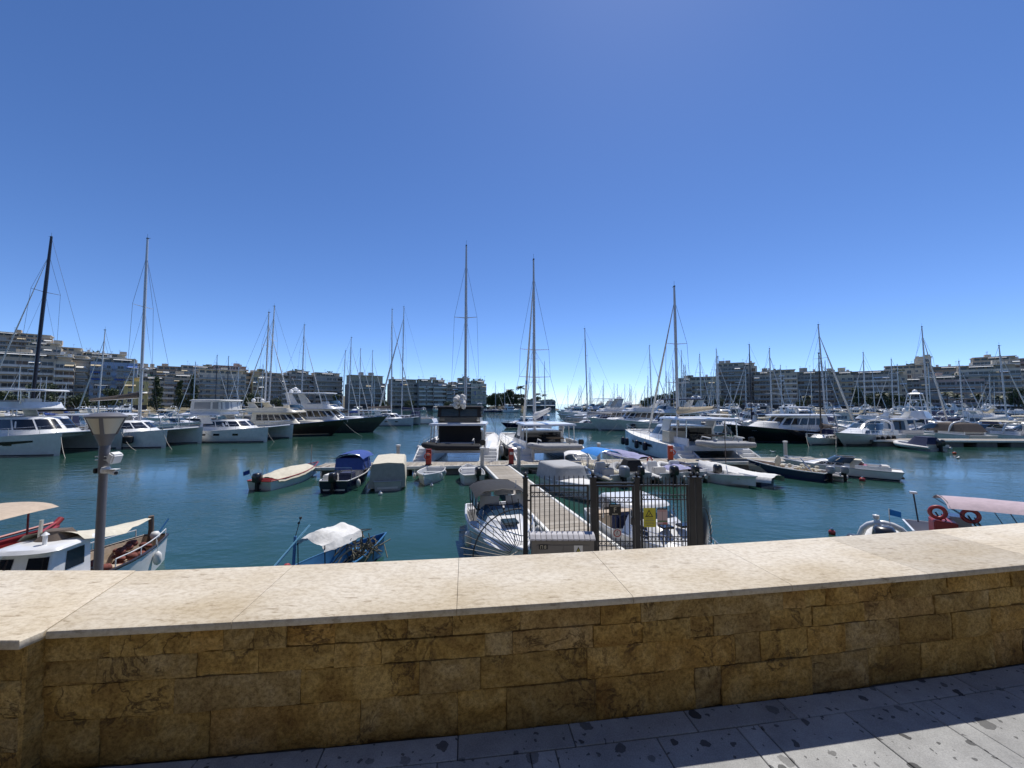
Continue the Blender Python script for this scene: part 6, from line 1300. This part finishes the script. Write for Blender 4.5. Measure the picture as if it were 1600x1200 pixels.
for i, (x, L, lab, tm, em, rz, kw) in enumerate([(4.0, 4.2, 'pale grey inflatable with plum outboard beside the boxy grey cover', HG, MENGP, 84, {}), (5.55, 4.6, 'cream inflatable with big slate outboard under the blue sun canopy', CAN['cream'], MENGG, 108, dict(es=1.25)), (7.25, 4.0, 'grey inflatable with black outboard and folded canvas', CAN['grey'], MENG, 95, {}), (8.9, 4.3, 'white inflatable with black outboard right of the folded canvas', CAN['white'], MENG, 100, dict(es=1.1)), (10.4, 4.0, 'white inflatable with lilac towel canvas and black outboard', CAN['white'], MENG, 98, {}), (11.7, 3.8, 'dark navy tubed inflatable left of the sagging cover', CAN['navy'], MENG, 104, dict(console=False))]):
    t = rib(lab, L, 1.9, tm, em, **kw); place(t, (x, py_(x)-1.25-L/2+.3, 0), R(rz))
    if i == 2: Cabin(-1.2, .3, 1.2, .6, 1.15, .3, .1, .2, .4).mesh(crown=.1).build('folded_canvas', CAN['black'], t, smooth=45)
    if i == 4: tarp(t, Hull(3.6, 1.6, .55, .6), CAN['lilac'], .25, .25, .7, seed=3)
    if i == 1: bimini_top(t, -.9, 1.3, 1.75, 1.62, CAN['bright'], .2, zbase=.5)
    if i == 0: bimini_top(t, -.3, 1.6, 1.5, 1.5, CAN['white'], .05, zbase=.5)
    if i == 3:
        mb = MB().tube([(.55*math.cos(q), .3, .95+.0*q) for q in (0, .1)], .01, 4); MB().torus((.55, -.05, 1.0), .17, .045, 'x', 18, 7).build('lifebuoy', HRED, t, smooth=50)
t, H_ = open_boat('tender under a lilac tarpaulin on the far side of the cross pontoon', 4.6, 1.8, HW, fs=.6, fb=.8, thwarts=1); place(t, (8.6, 30.5, 0), R(120)); tarp(t, H_, CAN['lilac'], .35, .03, .95, seed=5)
t, H_ = open_boat('white tender with pointed stern between the inflatables and the sagging cover', 3.4, 1.5, HW, fs=.5, fb=.65, thwarts=2, eng=None); place(t, (12.6, 22.9, 0), R(-62))
t, H_ = open_boat('dark boat under a sagging white and grey cover with flared end', 6.0, 2.1, HNV, fs=.7, fb=.95, thwarts=1); place(t, (13.35, 24.0, 0), R(117), s=.74); tarp(t, H_, CAN['white'], .42, -.12, .97, seed=6, over=.14, drop=.32, ridge=lambda q: .25+.75*abs(math.cos(q*4.2))*(.5+.5*q)); MB().tube([(.3, 0, 1.2), (.35, 0, 4.6)], .03, 6).build('pole', CAN['brown'], t)
t, H_ = open_boat('navy blue hulled workboat cluttered with gear and a round cream disc', 5.2, 1.9, HNV, inner=CAN['sand'], fs=.6, fb=.9, thwarts=2, gun=HW, eng=MENGG); place(t, (17.6, 25.3, 0), R(122), s=.88); MB().lathe([(.01, -.03), (.42, -.03), (.42, .03), (.01, .03)], 20, (.3, .2, 1.0), 'x').build('round_disc', CAN['cream'], t, smooth=40)
r = random.Random(4); mb = MB()
for q in range(26): mb.ball((r.uniform(-2, .1), r.uniform(-.5, .5), .5+r.uniform(0, .35)), r.uniform(.08, .18), 6, r.uniform(.5, 1))
mb.build('heaped_gear', CAN['cream'], t, smooth=60); MB().tube([(-1.6, -.5, .5), (-1.2, .3, 1.4), (-1.9, .5, .6)], .03, 5).build('lifting_frame', MINOX, t)
t = rib('grey inflatable tender tied beside the cluttered navy workboat', 3.4, 1.6, CAN['grey'], MENGG, False); place(t, (18.9, 24.5, 0), R(135), s=.85)
t, H_ = low_yacht('long low white speedboat with raked cream windscreen cover and red seats', 7.2, 2.1, targa=False, sun=False); place(t, (21.2, 25.6, 0), R(140), s=.8); Cabin(-1.2, .4, 1.5, .75, 1.35, .5, -.4, .25, .8).mesh(crown=.02).build('screen_cover', CAN['cream'], t, smooth=40); MB().box(-1.9, -1.35, -.6, .6, .75, .98).build('red_seat', HRED, t, bevel=.05); MB().box(-2.9, -2.6, -.4, .4, .8, 1.0).build('engine_hatch', CAN['navy'], t, bevel=.05)

# close under the wall
t, H_ = open_boat('dark fishing boat with crumpled white awning and sky blue poles', 5.2, 1.9, HNV, inner=HBLUE, fs=.55, fb=.85, thwarts=2, gun=HBLUE, name='fishing_boat'); place(t, (-4.75, 10.5, 0), R(64), s=.74)
mb = MB(); rings = []
for i in range(15):
    q = i/14; x = lerp(-.95, .75, q); rg = []
    for j in range(-6, 7):
        v = j/6; pk = .34*math.sin(math.pi*(.12+.8*q))*(1-abs(v)**1.5) + .10*math.sin(q*9+v*2)*(1-abs(v)) + .07*mnoise.noise(Vector((x*4, v*3, 2.2))); rg.append((x, .72*v*(1+.12*math.sin(q*5)), 1.52+pk-(.16 if abs(j) == 6 else 0)))
    rings.append(rg)
mb.loft(rings, False).build('crumpled_awning', CAN['white'], t, smooth=25)
f = MB()
for x in (-.9, .7):
    for y in (-.68, .68): f.tube([(x*.95, y, .5), (x, y, 1.55)], .018, 5)
f.tube([(-.9, -.68, .6), (.2, -.68, 1.45)], .012, 5); f.build('awning_frame', MBLK, t)
MLBP = M('sky_blue_paint', (.20, .48, .66), .5); MB().tube([(-1.15, .55, .3), (-1.05, .6, 1.72)], .05, 8).build('blue_post', HBLUE, t, smooth=50); MB().tube([(-1.75, .60, .95), (-.62, .45, 2.0)], [.045, .03], 7).build('blue_oar', MLBP, t, smooth=50); mb = MB().tube([(-1.05, .6, 1.70), (-.85, .62, 2.3)], .013, 5); mb.ball((-.86, .62, 2.28), .05, 8); mb.ball((-.92, .62, 2.12), .045, 8); mb.build('marker_rod', MBLK, t)
r = random.Random(9); mb = MB()
for q in range(60):
    a = Vector((r.uniform(.6, 1.4), r.uniform(-.7, .3), r.uniform(.5, 1.3))); mb.tube([a, a + Vector((r.gauss(0, .2), r.gauss(0, .2), r.gauss(-.1, .2))), a + Vector((r.gauss(0, .3), r.gauss(0, .3), r.gauss(-.2, .2)))], .02, 4)
mb.build('heaped_nets', M('fishing_net', (.16, .15, .11), .9, var=.4, scale=8), t); mb = MB().tube([(-.3, -.2, .6), (.5, -.6, 1.15)], .03, 6); mb.build('oar', MPLK2, t); MB().ball((-1.6, .2, .95), .13, 10).build('red_float', HRED, t)
# wooden caique
t, H_ = open_boat('old white wooden fishing boat with a two-window wheelhouse and cream awning', 7.2, 2.4, HW, inner=CAN['sand'], fs=.95, fb=1.05, thwarts=1, gun=HBR, floor=.3, name='wooden_fishing_boat', bow=.6, sf=.35, rubr=.05); place(t, (-10.2, 9.05, 0), R(-81), s=.75)
c = Cabin(.1, 1.55, 1.5, .8, 2.08, .32, -.05, .10, .35, sq=4); c.mesh(crown=.07).build('wheelhouse', HW, t, smooth=35); plate(-.1, 1.45, 1.62, 2.08, .05, .4).build('wheelhouse_roof', HW, t, smooth=35)
panes(c, t, [(.12, .44, .48, .88)]); panes(c, t, [(.72, .98, .45, .88)], name='windscreen')
H_.deck(.0, .93, t0=.55, t1=.99).build('foredeck', MDECK, t)
mb = MB(); rings = []
for i in range(11):
    q = i/10; x = lerp(.5, -3.25, q); w_ = lerp(.85, .10, q**1.6)
    rings.append([(x, w_*j/5, lerp(2.28, 1.72, q) + .13*(1-(j/5)**2)*(1-q) - .14*math.sin(math.pi*q) - (.12 if abs(j) == 5 and q < .6 else 0) + .03*mnoise.noise(Vector((x*2, j*.6, 1)))) for j in range(-5, 6)])
mb.loft(rings, False).build('stretched_awning', CAN['cream'], t, smooth=60)
MB().tube([(-3.35, 0, .6), (-3.42, 0, 1.3), (-3.38, 0, 1.78)], [.10, .085, .09], 8).build('stern_post', CAN['brown'], t, smooth=50); MB().lathe([(.02, -.14), (.13, -.1), (.16, .02), (.1, .12), (.02, .14)], 10, (-3.1, .35, 1.12)).build('white_fender', MFENDW, t, smooth=50); MB().tube([(-3.5, .1, .9), (-3.95, .25, 1.5)], .035, 6).build('blue_tiller', HBLUE, t)
for sd_ in (1, -1): railing(H_.sheerline(sd_, .04, .5, .02, .97, 6), .28, 2, t, .018, False, HW); fender(t, (-2.2, sd_*1.05, .55), .12, .5, MFENDW)
r = random.Random(11); mb = MB()
for q in range(26): mb.ball((r.uniform(-3, -.6), r.uniform(-.6, .6), .55+r.uniform(0, .4)), r.uniform(.1, .22), 7, .7)
stuff_nets = mb.build('rust_nets', M('rust_net', (.22, .075, .06), .95, var=.5, scale=9), t, smooth=60); MB().box(-.03, .03, -.5, .35, .85, 1.8).build('cabin_door', MINT, t); MB().lathe([(.05, 0), (.05, .3), (.09, .32), (.02, .4)], 10, (.9, .2, 2.12)).build('masthead_lamp', HW, t, smooth=50); MB().tube([(.5, -.3, 2.1), (.45, -.3, 2.75)], .05, 6).build('short_mast', HC, t); Cabin(.05, .75, .9, 2.13, 2.36, .2, .1, .15, .3).mesh(crown=.08).build('rolled_tarp', CAN['brown'], t, smooth=50)
# red boat with its sun roof
t, H_ = open_boat('red and white wooden boat with pinkish sun roof on a thin post', 8.0, 2.5, HW, inner=HRED, fs=.85, fb=1.25, thwarts=2, gun=HRED, name='wooden_fishing_boat', floor=.3, bow=.9, rubr=.08); place(t, (-13.0, 8.5, 0), R(98.6), s=.8); 
for sd_ in (1, -1): H_.strip(0, .985, lambda q: H_.sh(q)*.80, lambda q: H_.sh(q)*.97, sd_, .02).build('red_strake', HRED, t); MB().tube(H_.sheerline(sd_, .55, .99, .16, .96, 6), .05, 6).build('bulwark_rail', HRED, t, smooth=50)
MB().tube([(3.4, 0, .9), (4.15, 0, 1.5)], [.12, .10], 8).build('stem_head', HRED, t, smooth=50); bimini_top(t, -3.4, 2.7, 2.3, 2.36, CAN['sand'], .10, frame=False, name='sun_roof'); MB().bar((-3.4, 0, 2.38), (2.7, 0, 2.38), .05).build('roof_beam', HRED, t)
for x in (-3, 2.0): 
    for y in ((-.9, .9) if x < 0 else (-.9,)): MB().tube([(x, y, .9), (x, y, 2.36)], .03, 6).build('roof_post', HRED, t)
MB().box(.6, 2.4, -.8, .8, .5, .95).build('engine_box', HRED, t, bevel=.06)
# grey arch inflatable
t = rib('white arched inflatable with grey outboards close under the wall', 4.4, 1.5, CAN['white'], None, console=False); outboard(t, -2.2, .0, 1.02, 1.2, MENG); place(t, (10.8, 11.4, 0), R(46)); pts = [(-1.5 - .25*math.sin(math.pi*i/10), .50*math.cos(math.pi*i/10)*(1 if i not in (0, 10) else 1.15), .55+1.0*math.sin(math.pi*i/10)**.5) for i in range(11)]
MB().tube(pts, [.10]+[.075]*9+[.10], 8).build('targa_arch', HW, t, smooth=60); domes(t, [(-1.75, .15, 1.62, .07)]); MB().tube([(-1.75, -.1, 1.6), (-1.75, -.1, 1.95)], .01, 4).build('flag_pole', MINOX, t); MB().add([(-1.75, -.1, 1.93), (-1.75, -.1, 1.78), (-1.75, -.32, 1.75), (-1.75, -.32, 1.89)], [(0, 1, 2, 3)]).build('flag', CAN['bright'], t); outboard(t, -2.1, -.75, 1.12, .8, MENGG); outboard(t, -2.3, .6, .95, .65, MENG)
MB().lathe([(.01, -.03), (.16, -.02), (.17, .0), (.01, .03)], 14, (-2.3, .45, 1.05), 'x').build('round_float', CAN['sand'], t, smooth=40)
# sun-roof tour boat at the right
t, H_ = open_boat('white open tour boat with faded pink bimini, red locker and two lifebuoys', 6.6, 2.3, HW, inner=HG, fs=.75, fb=1.0, thwarts=2, name='tour_boat', floor=.3); place(t, (15.35, 11.3, 0), R(-36), s=.84); bimini_top(t, -2.5, 1.8, 2.0, 1.84, CAN['pink'], .14, zbase=.75, posts=4, fm=MFEND)
MB().box(-2.9, -2.3, -1.15, -.35, .7, 1.28).build('red_locker', HRED, t, bevel=.03); MB().box(-2.4, -1.8, -.4, .4, .4, 1.35).build('helm_console', HG, t, bevel=.06)
for x, y in ((-2.75, -.9), (-1.95, -.9)):
    MB().torus((x, y, 1.55), .2, .065, 'y', 22, 8).build('lifebuoy', HRED, t, smooth=60)
    MB().tube([(x-.05, y+.05, 1.55), (x+.35, y+.05, .75)], .025, 6).build('buoy_bracket', MFEND, t); MB().tube([(x+.1, y+.05, 1.5), (x+.5, y+.05, .75)], .02, 6).build('buoy_bracket', MFEND, t)
MB().tube([(-3.0, .6, .8), (-3.1, .6, 1.95)], .025, 6).build('stern_pole', MFEND, t); MB().box(-3.2, -3.0, .5, .7, 1.9, 1.98).build('stern_lamp', HW, t)
# dark tender at the eastern pontoon
t = rib('navy covered inflatable with black outboard moored off the eastern pontoon', 4.6, 2.4, CAN['white'], MENG, False, es=1.3); place(t, (41.6, 40.0, 0), R(85)); Cabin(-1.9, .9, 1.7, .35, 1.2, .7, .3, .4, .8).mesh(crown=.15).build('navy_cover', CAN['navy'], t, smooth=50)

# ------------------------------------------------------------------ buoys and gulls
def buoy(x, y, m, lab, r_=.16):
    t = thing('mooring_buoy', lab, 'buoy', (x, y, 0)); MB().ball((0, 0, .06), r_, 12).build('float', m, t, smooth=60); MB().lathe([(.02, r_+.02), (.05, r_+.05), (.05, r_+.09), (.02, r_+.12)], 8).build('ring', MINOX, t)
buoy(lat(597, 19.9), 19.9, MFENDW, 'white buoy floating behind the boxed-in boat', .1); buoy(lat(1341, 23.5), 23.5, HRED, 'red buoy beside the long white speedboat'); buoy(lat(1291, 14), 14, HRED, 'lone red buoy near the arched inflatable', .11); buoy(lat(1315, 24.4), 24.4, MFENDW, 'white buoy between the workboat and the long speedboat'); buoy(lat(1486, 36), 36, MPED2, 'orange buoy in open water off the eastern pontoon', .14); buoy(lat(676, 21.9), 21.9, MFENDW, 'white buoy under the bow of the rowing dinghy', .09)
MGULL = M('gull_white', (.75, .75, .74), .8); MGW = M('gull_grey', (.35, .36, .38), .8)
def gull(x, y, z, rz, lab):
    t = thing('seagull', lab, 'bird', (x, y, z), rz); rings = []
    for q, w, h, zz in ((-.22, .01, .01, .10), (-.12, .05, .05, .09), (0, .085, .085, .08), (.1, .07, .075, .09), (.16, .04, .05, .14), (.19, .035, .04, .19), (.23, .025, .03, .20), (.28, .006, .006, .185)): rings.append([(q, w*math.cos(a), zz+h*math.sin(a)) for a in [k*math.pi/4 for k in range(8)]])
    MB().loft(rings).build('body', MGULL, t, smooth=70)
    for sd_ in (1, -1): MB().loft([[(.08, sd_*.06, .14), (.1, sd_*.085, .11), (.06, sd_*.08, .06)], [(-.08, sd_*.06, .15), (-.08, sd_*.085, .11), (-.08, sd_*.07, .07)], [(-.27, sd_*.01, .12), (-.27, sd_*.02, .11), (-.27, sd_*.015, .10)]]).build('wing', MGW, t, smooth=60)
gull(lat(1205, 37), 37, -.03, 2.6, 'white gull floating beyond the cross pontoon'); gull(lat(1491, 33), 33, -.03, .4, 'white gull floating off the eastern pontoon')
for o in bpy.data.objects:
    for k_ in ('_h', '_on', '_dg'):
        if k_ in o: del o[k_]
stuff(stuff_nets)

# ------------------------------------------------------------------ unseen street added behind the viewer to block sky light and bounce warm light
mb = MB(); mb.add([(-160, -70, GZ-.03), (160, -70, GZ-.03), (160, -7.9, GZ-.03), (-160, -7.9, GZ-.03)], [(0, 1, 2, 3)]); struct(mb.build('street', MLAND))
r = random.Random(17); x = -110
for i, (w, c, lab) in enumerate([(26, 'sand', 'unseen sand coloured block across the street'), (22, 'brown', 'unseen brown block across the street'), (30, 'pink', 'unseen pinkish block across the street'), (24, 'slate', 'unseen slate block directly across the street'), (28, 'brown', 'unseen brown block across the street beside the slate one'), (24, 'grey', 'unseen grey block across the street'), (26, 'ochre', 'unseen ochre block across the street'), (28, 'slate', 'unseen slate corner block across the street')]):
    t = thing('apartment_building', lab, 'building', (x+w/2, -17, GZ-.1), math.pi); H0 = 25 + r.uniform(-2, 3)
    MB().box(-w/2, w/2, 0, 14, -.2, H0).build('wall', PAL[c], t); MB().box(-w/2+.3, w/2-.3, -.05, .2, .2, 3.4).build('shopfront', MSHOP, t)
    me, rm = balcony_meshes(w-1, 1.6, True, MSLAB2); wm, fm = win_mesh(2.7, 2.15, 0)
    for f in range(1, 7):
        o = link('balcony', me, t); o.location = (0, 0, 1+f*3.2); link('railing', rm, o)
        for q in range(int(w/3.6)): o = link('window', wm, t); o.location = (-w/2+2+q*3.6, 0, 1.05+f*3.2)
    x += w + .1
# extra mooring lines of the small craft to the boardwalk
for o in list(bpy.data.objects):
    if o.parent is None and o.name.split('.')[0] in ('small_boat', 'inflatable_boat') and 20 < o.location.y < 26 and -14 < o.location.x < 22:
        L_ = 2.0*o.scale.x; rz = o.rotation_euler.z; sgn = 1 if math.sin(rz) > 0 else -1
        tip = Vector((sgn*2.0, 0, .75)); dist = (py_(o.location.x) - .95 - o.location.y)/max(.3, abs(math.sin(rz)))/o.scale.x
        for q in (-.5, .5): rope(o, (sgn*1.7, q*.5, .68), (sgn*max(2.2, dist), q*2.0, .6), .10, .014, MROPE if q > 0 else MROPED)
